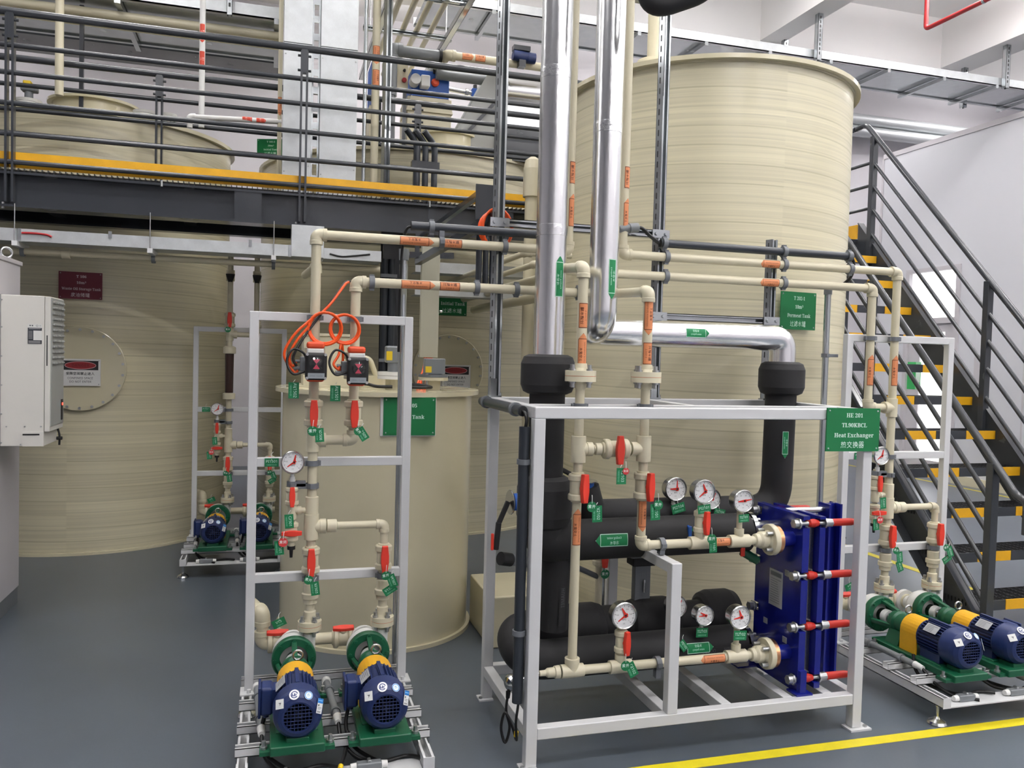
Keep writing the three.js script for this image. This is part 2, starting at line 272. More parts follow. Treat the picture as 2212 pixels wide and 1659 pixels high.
const facing = (g, at, yaw = 0, roll = 0, tilt = 0) => { if (roll) g.rotateZ(roll); if (tilt) g.rotateX(tilt); if (yaw) g.rotateY(yaw); const a = A(at); g.translate(a.x, a.y, a.z); return g; };
// curved sticker round a bar: from c along axis dir, centred on the side that faces "out"
function wrap(c, dir, out, rad, len, span, r, arrow = true) {
  const d = A(dir).clone().normalize(), o = A(out).clone().addScaledVector(d, -A(out).dot(d)).normalize(), k = o.clone().cross(d);
  const nu = 12, nv = 8, pos = [], nor = [], uv = [], idx = [], cc = A(c);
  for (let i = 0; i <= nu; i++) { const t = i / nu, s = arrow && t > .84 ? (1 - t) / .16 : 1;
    for (let j = 0; j <= nv; j++) { const q = (j / nv - .5) * s, a = q * span, nn = o.clone().multiplyScalar(Math.cos(a)).addScaledVector(k, Math.sin(a)), p = cc.clone().addScaledVector(d, (t - .5) * len).addScaledVector(nn, rad);
      pos.push(p.x, p.y, p.z); nor.push(nn.x, nn.y, nn.z); uv.push(lerp(r.u0, r.u1, t), lerp(r.v0, r.v1, .5 - q)); } }
  for (let i = 0; i < nu; i++) for (let j = 0; j < nv; j++) { const a = i * (nv + 1) + j, b = a + 1, e = a + nv + 1, f = e + 1; idx.push(a, e, b, b, e, f); }
  const g = new THREE.BufferGeometry(); g.setAttribute('position', new THREE.Float32BufferAttribute(pos, 3)); g.setAttribute('normal', new THREE.Float32BufferAttribute(nor, 3)); g.setAttribute('uv', new THREE.Float32BufferAttribute(uv, 2)); g.setIndex(idx); return std(g);
}

// ---------------------------------------------------------------- materials
const noise2 = (() => { const P0 = new Uint8Array(512); let s = 11; for (let i = 0; i < 512; i++) { s = (s * 1103515245 + 12345) & 0x7fffffff; P0[i] = s >> 16 & 255; }
  return (x, y, px, py) => { const xi = Math.floor(x), yi = Math.floor(y), fx = x - xi, fy = y - yi, w = (t) => t * t * (3 - 2 * t), h = (a, b) => P0[(P0[((a % px) + px) % px & 255] + ((b % py) + py) % py) & 511] / 255;
    return lerp(lerp(h(xi, yi), h(xi + 1, yi), w(fx)), lerp(h(xi, yi + 1), h(xi + 1, yi + 1), w(fx)), w(fy)); }; })();
const fbm = (u, v, f, oct = 4) => { let s = 0, a = .5, t = 0; for (let i = 0; i < oct; i++) { s += a * noise2(u * f, v * f, f, f); t += a; a *= .5; f *= 2; } return s / t; };
function dataTex(w, h, fn, srgb = true, rep = [1, 1]) {
  const d = new Uint8Array(w * h * 4);
  for (let y = 0; y < h; y++) for (let x = 0; x < w; x++) { const c = fn((x + .5) / w, (y + .5) / h), o = (y * w + x) * 4; d[o] = c[0]; d[o + 1] = c[1] ?? c[0]; d[o + 2] = c[2] ?? c[0]; d[o + 3] = 255; }
  const t = new THREE.DataTexture(d, w, h); t.wrapS = t.wrapT = THREE.RepeatWrapping; t.magFilter = THREE.LinearFilter; t.minFilter = THREE.LinearFilter; if (srgb) t.colorSpace = THREE.SRGBColorSpace; t.repeat.set(...rep); t.needsUpdate = true; return t;
}
const cl = (v) => Math.max(0, Math.min(255, v));
const speckle = dataTex(256, 256, (u, v) => { const n = 240 + 26 * (fbm(u, v, 8, 5) - .5) + 10 * (rnd() - .5); return [cl(n)]; }, true, [2, 2]);
const rough = dataTex(256, 256, (u, v) => [cl(128 + 190 * (fbm(u, v, 6, 5) - .5))], false, [1.2, 1.2]);
const fine = dataTex(256, 256, (u, v) => [cl(128 + 70 * (fbm(u, v, 24, 3) - .5) + 26 * (rnd() - .5))], false, [9, 9]);
// spiral-wound tank wall: bands of slightly different batches with a weld line between them
const bands = []; for (let i = 0; i < 64; i++) bands.push([rnd(), rnd(), rnd()]);
const wound = (u, v) => { const k = v * 32 + u * 1, b = Math.floor(k), f = k - b, B = bands[((b % 32) + 32) % 32], fib = noise2(u * 3, v * 900, 3, 900), fib2 = noise2(u * 7, v * 330, 7, 330), blot = fbm(u, v, 4, 4);
  const line = Math.exp(-Math.pow((f - .06) / .035, 2)) * (B[1] > .35 ? 1 : .35), l2 = Math.exp(-Math.pow((f - .2 - .5 * B[2]) / .03, 2)) * B[0]; return { B, line, l2, fib, fib2, blot, f }; };
const tankMap = dataTex(512, 2048, (u, v) => { const w = wound(u, v), k = 1 + .05 * (w.B[0] - .5) - .10 * w.line - .06 * w.l2 + .05 * (w.fib - .5) + .06 * (w.fib2 - .5) + .07 * (w.blot - .5); return [cl(214 * k), cl(207 * k), cl(178 * (k - .02 * w.line))]; });
const tankBump = dataTex(512, 2048, (u, v) => { const w = wound(u, v); return [cl(110 + 90 * Math.sin(w.f * Math.PI) * (.3 + w.B[2]) - 30 * w.line + 10 * (w.fib2 - .5))]; }, false);
M.tank = mat('wound_plastic', 0xffffff, .25, 0, { map: tankMap, bumpMap: tankBump, bumpScale: .0011 });
M.plainTank = mat('smooth_plastic_tank', 0xd2cbae, .32, 0, { roughnessMap: rough });
M.pp = mat('beige_plastic', 0xcdc6ac, .34, 0, { bumpMap: fine, bumpScale: .0003 });
M.ppDark = mat('beige_plastic_fitting', 0xd3ccb2, .34);
const floorMap = dataTex(1024, 1024, (u, v) => { const n = fbm(u, v, 5, 6), m = fbm(u + .3, v + .1, 13, 4), k = 1 + .16 * (n - .5) + .10 * (m - .5) + .025 * (rnd() - .5), w = 0; return [cl(84 * k), cl(92 * k), cl(101 * k)]; }, true, [.22, .22]);
M.floor = mat('grey_epoxy', 0xffffff, .31, 0, { map: floorMap });
M.wall = mat('white_paint', 0xd6d4d8, .7, 0, { map: dataTex(512, 512, (u, v) => { const k = 1 + .03 * (fbm(u, v, 6, 5) - .5); return [cl(246 * k), cl(245 * k), cl(246 * k)]; }, true, [.3, .3]) });
M.concrete = mat('white_painted_concrete', 0xf0eeed, .75, 0, { bumpMap: rough, bumpScale: .0006 });
M.panel = mat('white_wall_panel', 0xcccdd2, .5);
M.white = mat('white_enamel', 0xd3d4d5, .36, 0, { bumpMap: fine, bumpScale: .0002 });
M.acWhite = mat('powder_coat_white', 0xd8d6cf, .5, 0, { bumpMap: fine, bumpScale: .0003 });
M.acGrey = mat('powder_coat_grey', 0x9b9d9a, .5);
M.cabinet = mat('cabinet_grey', 0xbfbcc0, .5);
M.dark = mat('dark_grey_steel', 0x3a3d42, .42, 0, { roughnessMap: rough });
M.black = mat('black_steel', 0x1b1c1e, .45);
M.yellow = mat('yellow_paint', 0xefb31c, .45, 0, { map: speckle });
M.galv = mat('galvanised_steel', 0xc0c5c8, .38, .75, { map: speckle, roughnessMap: rough });
M.galvBright = mat('galvanised_sheet', 0xd6dadc, .42, .55, { map: speckle });
M.steel = mat('stainless_steel', 0xc9cacb, .22, 1);
M.bolt = mat('zinc_bolt', 0xb9bbbb, .34, .9);
M.foil = mat('aluminium_foil', 0xf6f7f8, .21, 1, { bumpMap: dataTex(512, 512, (u, v) => { const a = fbm(u, v, 5, 5), c = fbm(u + .4, v, 14, 4); return [cl(128 + 150 * (a - .5) + 90 * Math.max(0, Math.abs(c - .5) - .12))]; }, false, [5, 1.5]), bumpScale: .0024 });
M.foam = mat('black_foam', 0x1d1d1f, .72, 0, { bumpMap: rough, bumpScale: .003, sheen: .25, sheenColor: new THREE.Color(.25, .25, .26), sheenRoughness: .6 });
M.red = mat('red_plastic', 0xe8402e, .4); M.redRod = mat('red_sleeve', 0xc22a1c, .5);
M.blue = mat('exchanger_blue', 0x161f7d, .38, 0, { roughnessMap: rough }); M.motor = mat('motor_blue', 0x1b2c5c, .42); M.motorDark = mat('fan_dark', 0x0d1220, .6); M.panelBlue = mat('bright_blue', 0x1d55a8, .45);
M.pump = mat('pump_green', 0x12573a, .38); M.clear = mat('tinted_plastic', 0x8a8f86, .2, .4);
M.orange = mat('orange_hose', 0xf0591c, .32); M.cable = mat('black_cable', 0x131314, .45); M.grey = mat('grey_plastic', 0x6d7176, .5); M.greyDark = mat('dark_grey_pipe', 0x30353c, .35); M.conduit = mat('grey_conduit', 0x7d8184, .45, .2);
M.rubber = mat('black_rubber', 0x161617, .6); M.chrome = mat('gauge_steel', 0xbfc0c0, .25, 1); M.dial = mat('dial_white', 0xe9eaea, .5); M.needle = mat('needle_red', 0xd92f22, .5);
M.glass = mat('gauge_glass', 0xffffff, .03, 0, { transmission: 1, thickness: 0, ior: 1.45 });
M.gasket = mat('orange_gasket', 0xc9744e, .6); M.copper = mat('copper_ring', 0xcf9a72, .3, 1); M.whitePl = mat('white_plastic', 0xe3e3e0, .45); M.orangeCap = mat('orange_cover', 0xe2522c, .42);
M.ductPale = mat('pale_wire_duct', 0xaaa896, .5); M.brown = mat('brown_sight_tube', 0x3a2722, .25); M.redPipe = mat('red_paint', 0xa91f24, .4); M.lineYellow = mat('yellow_floor_paint', 0xe3d21f, .45, 0, { map: speckle }); M.greyDuct = mat('grey_pvc', 0x777b7e, .4); M.tie = mat('yellow_tape', 0xe0bf20, .5);
M.window = mat('lit_window_glass', 0xf4f6f8, .1, 0, { transmission: .0, emissive: new THREE.Color(1, 1, 1), emissiveIntensity: .9 });
M.lampOn = mat('lamp_diffuser', 0xffffff, .5, 0, { emissive: new THREE.Color(1, .97, .93), emissiveIntensity: 1.4 });
M.ledRed = mat('red_indicator', 0xff3020, .4, 0, { emissive: new THREE.Color(1, .05, .03), emissiveIntensity: 3 });

// ---------------------------------------------------------------- the hall
const X0 = -9, X1 = 13, Z0 = -11.6, Z1 = 6.4, CEIL = 6.2;
struct('floor', bx(X0 - .2, X1 + .2, -.2, 0, Z0 - .2, Z1 + .2), M.floor, 'grey-blue epoxy factory floor');
struct('ceiling', bx(X0 - .2, X1 + .2, CEIL, CEIL + .2, Z0 - .2, Z1 + .2), M.concrete, 'white painted concrete ceiling');
struct('wall_back', bx(X0 - .2, X1 + .2, 0, CEIL, Z0 - .2, Z0), M.wall, 'white back wall behind the tanks');
struct('wall_front', bx(X0 - .2, X1 + .2, 0, CEIL, Z1, Z1 + .2), M.wall, 'white wall behind the viewer');
struct('wall_left', bx(X0 - .2, X0, 0, CEIL, Z0, Z1), M.wall, 'white wall on the left side of the hall');
struct('wall_right', bx(X1, X1 + .2, 0, CEIL, Z0, Z1), M.wall, 'white far right wall of the hall');
struct('trim_1', bx(X0, X1, 5.52, CEIL, -9.4, -9.0), M.concrete, 'white concrete girder along the back of the hall', 'girder');
for (const [i, a, b] of [[2, 5.72, 6.02], [3, 8.46, 8.9], [4, 2.9, 3.2], [5, -.6, -.3]]) struct('trim_' + i, bx(a, b, 5.55, CEIL, -9.0, Z1), M.concrete, 'white concrete ceiling beam running to the girder, number ' + (i - 1) + ' of the row', 'beam');
struct('trim_6', bx(5.42, 5.74, 0, CEIL, -9.42, -9.1), M.concrete, 'white concrete column under the girder', 'column');
{ // partition with a door and a bright transom
  const w = struct('wall_partition', [bx(9.0, 9.1, 0, 4.75, -10.6, -10.04), bx(9.0, 9.1, 3.0, 4.75, -10.04, -9.04), bx(9.0, 9.1, 0, 4.75, -9.04, -1.2)], M.panel, 'tall white panel partition right of the stair', 'partition');
  part(w, 'top_rail', bx(8.985, 9.115, 4.75, 4.82, -10.62, -1.2), M.cabinet);
  part(w, 'end_trim', bx(8.985, 9.115, 0, 4.75, -10.64, -10.6), M.cabinet);
  for (const z of [-8.0, -6.0, -4.1]) part(w, 'panel_joint', bx(8.994, 9.0, .1, 4.75, z - .012, z + .012), M.cabinet);
  part(w, 'baseboard', bx(8.97, 9.0, 0, .12, -9.04, -1.2), M.pp);
  const d = struct('door_1', [bx(8.98, 9.12, 0, 3.0, -10.04, -9.97), bx(8.98, 9.12, 0, 3.0, -9.11, -9.04), bx(8.98, 9.12, 2.94, 3.0, -9.97, -9.11), bx(8.98, 9.12, 2.2, 2.28, -9.97, -9.11)], M.cabinet, 'glazed metal door with a bright transom behind the stair', 'door');
  part(d, 'transom_pane', bx(9.04, 9.06, 2.28, 2.94, -9.97, -9.11), M.window);
  const leaf = part(d, 'door_leaf', [bx(9.02, 9.08, 0, 2.2, -9.97, -9.75), bx(9.02, 9.08, 0, 2.2, -9.3, -9.11), bx(9.02, 9.08, 2.08, 2.2, -9.75, -9.3), bx(9.02, 9.08, 0, .25, -9.75, -9.3)], M.cabinet);
  part(leaf, 'glass_pane', bx(9.045, 9.055, .25, 2.08, -9.75, -9.3), M.window);
  part(leaf, 'door_handle', [rod([9.0, .95, -9.2], [9.0, .95, -9.05], .012), rod([9.0, .95, -9.2], [9.03, .95, -9.2], .01)], M.steel);
  part(leaf, 'pull_sign', facing(plateGeo(.13, .18, .003, P.pull), [9.018, 1.12, -9.2], -Math.PI / 2), M.print, 'small white sign with a black character and PULL');
  part(leaf, 'green_notice', facing(plateGeo(.3, .4, .003, P.check), [9.018, 1.45, -9.86], -Math.PI / 2), M.print, 'green paper notice');
  part(w, 'switch_plate', bx(8.985, 9.0, 1.35, 1.75, -8.75, -8.62), M.cabinet);
}
// yellow floor markings
single('floor_line', 'bright yellow line painted along the floor in front of the exchanger', 'floor line', bx(1.0, 8.6, 0, .0015, -2.876, -2.816), M.lineYellow);
single('floor_line', 'yellow line painted on the floor under the stair', 'floor line', bx(4.83, 4.9, 0, .0015, -8.5, -2.3), M.lineYellow);
single('floor_line', 'thin yellow line painted along the foot of the partition', 'floor line', bx(8.75, 8.8, 0, .0015, -11.2, -1.5), M.lineYellow);
// lamps
LAMPS.forEach(([x, z, y], i) => {
  const t = thing('ceiling_lamp', 'white twin batten lamp under the ceiling above the hall', 'lamp', 'batten lamps under the ceiling');
  part(t, 'housing', bx(x - .62, x + .62, y, y + .04, z - .03, z + .03, .01), M.white);
  for (const k of [-.4, .4]) part(t, 'suspension', rod([x + k, y + .04, z], [x + k, CEIL, z], .005), M.steel);
  for (const k of [-.055, .055]) part(t, 'tube_lamp', rod([x - .6, y - .02, z + k], [x + .6, y - .02, z + k], .019, 12), M.lampOn);
  for (const [k, d] of [[1, LAMP_POWER], [-1, LAMP_POWER * LAMP_UP]]) { const l = new THREE.RectAreaLight(LAMP_COLOR, d, 1.2, .16); l.position.set(x, k > 0 ? y - .045 : y + .045, z); l.rotation.x = -k * Math.PI / 2; l.name = 'lamp_light_' + i + (k > 0 ? '_down' : '_up'); scene.add(l); }
});

// ---------------------------------------------------------------- mezzanine walkway
{
  const FL = 2.71, zf = -6.0, zb = -6.76;
  const d = thing('walkway_deck', 'dark steel walkway deck crossing in front of the tanks', 'walkway');
  part(d, 'front_beam', [bx(-6.4, 3.9, 2.47, 2.68, zf - .02, zf - .008), bx(-6.4, 3.9, 2.46, 2.475, zf - .12, zf + .05), bx(-6.4, 3.9, 2.668, 2.683, zf - .12, zf + .05)], M.dark);
  part(d, 'deck_plate', bx(-6.4, 3.9, 2.684, 2.688, zb, zf), M.black);
  part(d, 'rear_beam', [bx(-6.4, 5.06, 2.47, 2.68, zb + .01, zb + .022), bx(-6.4, 5.06, 2.46, 2.475, zb, zb + .1), bx(-6.4, 5.06, 2.668, 2.683, zb, zb + .1)], M.dark);
  for (let x = -5.6; x < 3.8; x += 1.81) part(d, 'stiffener', bx(x - .09, x + .09, 2.475, 2.668, zf - .11, zf + .045), M.dark);
  for (let x = -6; x < 3.8; x += .9) part(d, 'cross_beam', bx(x - .04, x + .04, 2.52, 2.66, zb + .02, zf - .02), M.black);
  const gr = []; for (let x = -6.4; x < 3.9; x += .034) gr.push(bx(x - .0025, x + .0025, 2.688, FL, zb, zf + .03));
  for (let z = zb + .02; z < zf + .03; z += .1) gr.push(bx(-6.4, 3.9, 2.70, FL, z - .003, z + .003));
  const g = part(d, 'grating', gr, M.dark); g.userData.kind = 'stuff';
  const toe = (x0, x1, z, lab) => part(d, 'toe_board', bx(x0, x1, FL + .005, FL + .105, z - .004, z + .004), M.yellow, lab);
  toe(-6.4, -1.6, zf + .005, 'yellow toe board'); toe(-1.6, .2, zf + .005, 'yellow toe board'); toe(.2, 3.9, zf + .005, 'yellow toe board');
  part(d, 'toe_board', bx(4.996, 5.004, FL + .005, FL + .13, -9, -6.2), M.yellow, 'yellow toe board');
  part(d, 'landing_plate', [bx(3.9, 5.06, FL - .03, FL, -9, -6.2), bx(3.9, 5.06, 2.5, FL - .03, -6.24, -6.21)], M.dark);
  for (const x of [-3.0, .88, 4.95]) part(d, 'column', [bx(x - .075, x + .075, 0, 2.46, -6.46, -6.445), bx(x - .075, x + .075, 0, 2.46, -6.325, -6.31), bx(x - .006, x + .006, 0, 2.46, -6.445, -6.325), bx(x - .12, x + .12, 0, .015, -6.5, -6.27)], M.dark);
  for (let x = -1.62; x < 3; x += 1.81) part(d, 'bolt', [rod([x - .04, 2.45, zf + .02], [x - .04, 2.49, zf + .02], .009, 8), rod([x + .9, 2.70, zf + .05], [x + .9, 2.66, zf + .05], .008, 8)], M.bolt);
  // front railing
  const railing = (lab, z, x0, x1, ys, top, posts, foot) => {
    const t = thing('walkway_railing', lab, 'railing');
    part(t, 'handrail', rod([x0, top, z], [x1, top, z], .024, 14), M.dark);
    for (const y of ys) part(t, 'rail', rod([x0, y, z], [x1, y, z], .0165, 12), M.dark);
    for (const x of posts) { const p = part(t, 'post', [bx(x - .026, x - .012, foot, top - .02, z - .025, z + .025), bx(x + .012, x + .026, foot, top - .02, z - .025, z + .025), bx(x - .02, x + .02, top - .17, top - .01, z - .022, z + .022)], M.dark);
      part(p, 'bolt', [rod([x - .045, top - .05, z], [x + .045, top - .05, z], .009, 8), rod([x - .045, top - .15, z], [x + .045, top - .15, z], .009, 8)], M.dark); }
  };
  railing('dark steel railing along the near edge of the walkway above the yellow toe board', zf + .035, -6.4, 3.9, [3.48, 3.308, 3.116, 2.923, 2.745], 3.688, [-5.2, -3.42, -1.618, .19, 2.0, 3.86], 2.49);
  railing('dark steel railing along the tank side of the walkway', zb + .03, -6.4, 3.9, [3.445, 3.27, 3.1], 3.632, [-4.6, -2.75, -.835, 1.117, 3.0], 2.72);
  const t = thing('landing_railing', 'dark steel railing beside the landing at the head of the stair', 'railing');
  part(t, 'handrail', rod([5.0, 3.70, -6.28], [5.0, 3.70, -9], .022, 12), M.dark);
  for (const y of [3.357, 3.16, 2.962]) part(t, 'rail', rod([5.0, y, -6.05], [5.0, y, -9], .014, 10), M.dark);
}
// ---------------------------------------------------------------- stair
{
  const xl = 3.95, xr = 5.0, ny = (z) => 2.53 - (z + 5.95) * 1.0744;
  const t = thing('steel_stair', 'dark steel open stair with black and yellow tread edges', 'stair');
  for (const x of [xl, xr]) {
    const zt = -6.2, zb = -3.66, o = [[zt, ny(zt) + .06], [zb, Math.max(.02, ny(zb) + .06)], [zb, 0], [-3.9, 0], [zt, ny(zt) - .25]].map(([z, y]) => [-z, y]);
    const pt = (z, dy) => [x, ny(z) + dy, z], s = x === xl ? 1 : -1;
    part(t, 'stringer', [slab(o, .01, [x + .005, 0, 0], [0, 0, -1], [0, 1, 0]), bar(pt(zt, .055), pt(zb, .055), .06, .01, [0, 1, 0]), bar(pt(zt, -.245), pt(-3.9, -.245), .06, .01, [0, 1, 0])].map((g, i) => (i ? g.translate(s * -.03 + .0, 0, 0) : g)), M.dark);
  }
  for (let k = 0; k < 11; k++) {
    const y = 2.53 - .231 * k, z = -5.95 + .215 * k, w = (xr - xl) / 4, g = [];
    for (let i = 0; i < 9; i++) g.push(bx(xl, xr, y - .03, y, z - .215 + i * .026, z - .211 + i * .026));
    for (let x = xl + .03; x < xr; x += .06) g.push(bx(x - .003, x + .003, y - .012, y - .001, z - .215, z));
    const tr = part(t, 'tread', g, M.black);
    for (let i = 0; i < 4; i++) part(tr, 'nosing', bx(xl + i * w + .004, xl + (i + 1) * w, y - .058, y + .002, z, z + .006), i % 2 ? M.yellow : M.dark, i % 2 ? 'yellow painted tread edge' : undefined);
  }
  const rail = (x, zt, zb, posts, endLoop) => {
    const hy = (z) => ny(z) + .975, n = x === xl ? 'left' : 'right', r = thing('stair_railing', 'dark tube handrail on the ' + n + ' side of the steel stair', 'railing');
    const pts = endLoop ? [[x, hy(zt) - .01, zt - .12], [x, hy(zt), zt], [x, hy(zb), zb], [x, hy(zb) - .02, zb + .07], [x, hy(zb) - .2, zb + .07]] : [[x, hy(zt) + .0, zt], [x, hy(zb), zb]];
    part(r, 'handrail', tube(fillet(pts, .07), .023, 14), M.dark);
    for (const q of [.235, .43, .63, .84]) part(r, 'rail', rod([x, hy(posts[0]) - q, posts[0]], [x, hy(posts[posts.length - 1]) - q, posts[posts.length - 1]], .0145, 10), M.dark);
    for (const z of posts) part(r, 'post', bx(x - .026, x + .026, ny(z) - .16, hy(z) - .01, z - .024, z + .024, .004), M.dark);
  };
  rail(xl, -6.14, -3.52, [-6.0, -4.72, -3.68], true);
  rail(xr, -6.14, -3.5, [-6.03, -4.77, -3.68], true);
}

// ---------------------------------------------------------------- tanks
function wallGeo(x, z, r, h, y0 = 0, rep = 1) {
  const g = std(new THREE.CylinderGeometry(r, r, h, 96, 1, true)); g.translate(x, y0 + h / 2, z);
  const u = g.attributes.uv; for (let i = 0; i < u.count; i++) u.setY(i, u.getY(i) * h / 3.23 * rep); return g;
}
const disc = (x, y, z, r, t, seg = 64) => cy([x, y, z], [x, y + t, z], r, r, seg);
const ring = (x, y, z, r0, r1, t, seg = 72) => lathe([x, y, z], UP, [[r0, 0], [r1, 0], [r1, t], [r0, t], [r0, 0]], seg);
const bolts = (c, axis, rad, n, br, len, ph = 0) => { const a = A(axis).clone().normalize(), u = Math.abs(a.y) > .9 ? V(1, 0, 0) : V(0, 1, 0); u.addScaledVector(a, -u.dot(a)).normalize(); const w = a.clone().cross(u), out = [];
  for (let i = 0; i < n; i++) { const q = ph + i / n * 2 * Math.PI, p = A(c).clone().addScaledVector(u, rad * Math.cos(q)).addScaledVector(w, rad * Math.sin(q)); out.push(cy(p.clone().addScaledVector(a, -len / 2), p.clone().addScaledVector(a, len / 2), br, br, 6)); } return out; };
// a pipe flange pair with bolts: c centre of joint, axis
function flange(parent, c, axis, r, t = .022, pipeR = .03, gasket = true) {
  const a = A(axis).clone().normalize(), C = A(c);
  const at = (k) => C.clone().addScaledVector(a, k);
  const f = part(parent, 'flange', [lathe(at(-t - .001), a, [[0, 0], [r, 0], [r, t], [0, t]], 32), lathe(at(.001), a, [[0, 0], [r, 0], [r, t], [0, t]], 32), lathe(at(t), a, [[pipeR * 1.5, 0], [pipeR * 1.3, .012], [pipeR * 1.2, .03], [0, .03]], 24), lathe(at(-t), a.clone().negate(), [[pipeR * 1.5, 0], [pipeR * 1.3, .012], [pipeR * 1.2, .03], [0, .03]], 24)], M.ppDark);
  if (gasket) part(f, 'gasket', lathe(at(-.0015), a, [[0, 0], [r * .985, 0], [r * .985, .003], [0, .003]], 28), M.gasket);
  part(f, 'bolt', [...bolts(C, a, r * .74, 4, .0085, t * 2 + .05, .5), ...bolts(C, a, r * .74, 4, .013, t * 2 + .018, .5)], M.bolt);
  return f;
}
function manhole(t, x, y, z, yaw, r) {    // bolted cover on a tank wall
  const d = V(Math.sin(yaw), 0, Math.cos(yaw)), c = V(x, y, z);
  const m = part(t, 'manhole_cover', lathe(c.clone().addScaledVector(d, -.06), d, [[r * .92, 0], [r * .92, .05], [r, .05], [r, .085], [r * .985, .09], [0, .09]], 64), M.plainTank);
  part(m, 'bolt', bolts(c.clone().addScaledVector(d, .034), d, r * .93, 22, .011, .02), M.bolt);
  return d;
}
function sign(label, r, w, h, at, yaw = 0, tilt = 0, roll = 0) {
  const t = thing('sign_plate', label, 'sign'); part(t, 'plate', facing(plateGeo(w, h, .006, r), at, yaw, roll, tilt), M.print);
  const g = []; for (const [a, b] of [[-1, -1], [1, -1], [-1, 1], [1, 1]]) g.push(facing(std(new THREE.SphereGeometry(.004, 8, 6)).translate(a * (w / 2 - .012), b * (h / 2 - .012), .003), at, yaw, roll, tilt));
  part(t, 'screw', g, M.bolt); return t;
}
{ // permeate tank, the large one in the middle
  const x = 2.6, z = -4.68, r = .865, h = 3.2, t = thing('storage_tank', 'tall beige spiral-wound tank behind the heat exchanger', 'tank', 'cylindrical storage tanks');
  part(t, 'tank_wall', wallGeo(x, z, r, h), M.tank);
  part(t, 'rim', [ring(x, h - .022, z, r - .02, r + .038, .024)], M.plainTank);
  part(t, 'roof', disc(x, h - .03, z, r + .01, .03), M.plainTank);
  part(t, 'base_flange', ring(x, 0, z, r - .02, r + .04, .02), M.plainTank);
  for (const [px, pz, pr] of [[1.95, -4.68, .06], [2.14, -4.5, .09], [2.75, -4.6, .05]]) part(t, 'nozzle', [cy([px, h, pz], [px, h + .12, pz], pr * .6, pr * .6, 20), disc(px, h + .1, pz, pr, .03, 28)], M.plainTank);
  sign('green plate reading T 202-1 Permeat Tank on the tall tank', P.t202, .24, .2, [2.70, 1.875, -3.79], 7 * RAD);
}
{ // waste oil tank on the left
  const x = -1.46, z = -7.88, r = 1.08, h = 3.33, t = thing('storage_tank', 'wide beige spiral-wound tank with a bolted manhole, left behind the walkway', 'tank', 'cylindrical storage tanks');
  part(t, 'tank_wall', wallGeo(x, z, r, h), M.tank);
  part(t, 'rim', ring(x, h - .02, z, r - .02, r + .035, .03), M.plainTank);
  part(t, 'roof', disc(x, h - .03, z, r, .03), M.plainTank);
  part(t, 'base_flange', ring(x, 0, z, r - .02, r + .02, .02), M.plainTank);
  part(t, 'top_manhole', [wallGeo(-1.4, -7.42, .31, .19, h), ring(-1.4, h + .175, -7.42, .2, .345, .02), disc(-1.4, h + .18, -7.42, .33, .02)], M.plainTank);
  for (const [px, pz, s] of [[-1.8, -7.1, .09], [-.985, -7.1, .09], [-.81, -7.1, .06]]) { const n = part(t, 'nozzle', [cy([px, h, pz], [px, h + .1, pz], s * .55, s * .55, 18), disc(px, h + .06, pz, s, .022, 28), disc(px, h + .085, pz, s, .022, 28)], M.whitePl); part(n, 'bolt', bolts([px, h + .07, pz], UP, s * .76, 6, .012, .07), M.bolt); }
  const d = manhole(t, -1.37, 1.41, -6.79, 5 * RAD, .315);
  sign('white danger notice on the manhole of the left tank', P.danger, .27, .2, [-1.36, 1.385, -6.745], 5 * RAD);
  sign('dark red plate reading T 106 Waste Oil Storage Tank', P.t106, .29, .2, [-1.37, 2.03, -6.78], 5 * RAD);
  const s = thing('level_sensor', 'grey level sensor with a yellow cap on top of the left tank', 'sensor');
  part(s, 'body', [cy([-1.8, h + .107, -7.1], [-1.8, h + .17, -7.1], .03, .03, 16), bx(-1.85, -1.74, h + .17, h + .22, -7.14, -7.06, .01)], M.grey); part(s, 'cap', bx(-1.835, -1.78, h + .22, h + .25, -7.13, -7.07, .008), M.tie, 'yellow cap');
}
{ // initial tank behind the small one
  const x = 1.40, z = -8.49, r = 1.515, h = 3.33, t = thing('storage_tank', 'very wide beige tank in shade behind the small round tank', 'tank', 'cylindrical storage tanks');
  part(t, 'tank_wall', wallGeo(x, z, r, h), M.tank);
  part(t, 'rim', ring(x, h - .02, z, r - .02, r + .03, .03), M.plainTank);
  part(t, 'roof', disc(x, h - .03, z, r, .03), M.plainTank);
  part(t, 'base_flange', ring(x, 0, z, r - .02, r + .02, .02), M.plainTank);
  part(t, 'top_manhole', [wallGeo(1.48, -7.4, .28, .22, h), ring(1.48, h + .2, -7.4, .2, .305, .02), disc(1.48, h + .205, -7.4, .3, .015)], M.plainTank);
  manhole(t, 1.46, 1.45, -6.945, 2 * RAD, .31);
  sign('white danger notice on the shaded manhole behind the small tank', P.danger, .27, .2, [1.52, 1.40, -6.9], 2 * RAD);
  sign('dark green plate on the shaded tank above its manhole', P.t102, .26, .27, [1.49, 2.06, -6.955], 3 * RAD);
}
sign('green plate standing on the wide tank beside the sheet metal ducts', P.t102b, .26, .16, [-.04, 3.53, -8.3], -20 * RAD);
{ const p = thing('sign_post', 'thin post carrying the green plate beside the ducts', 'post'); part(p, 'post', rod([-.0, 3.3, -8.31], [-.0, 3.46, -8.31], .012), M.galv); part(p, 'foot', bx(-.05, .05, 3.295, 3.305, -8.36, -8.26), M.galv); }
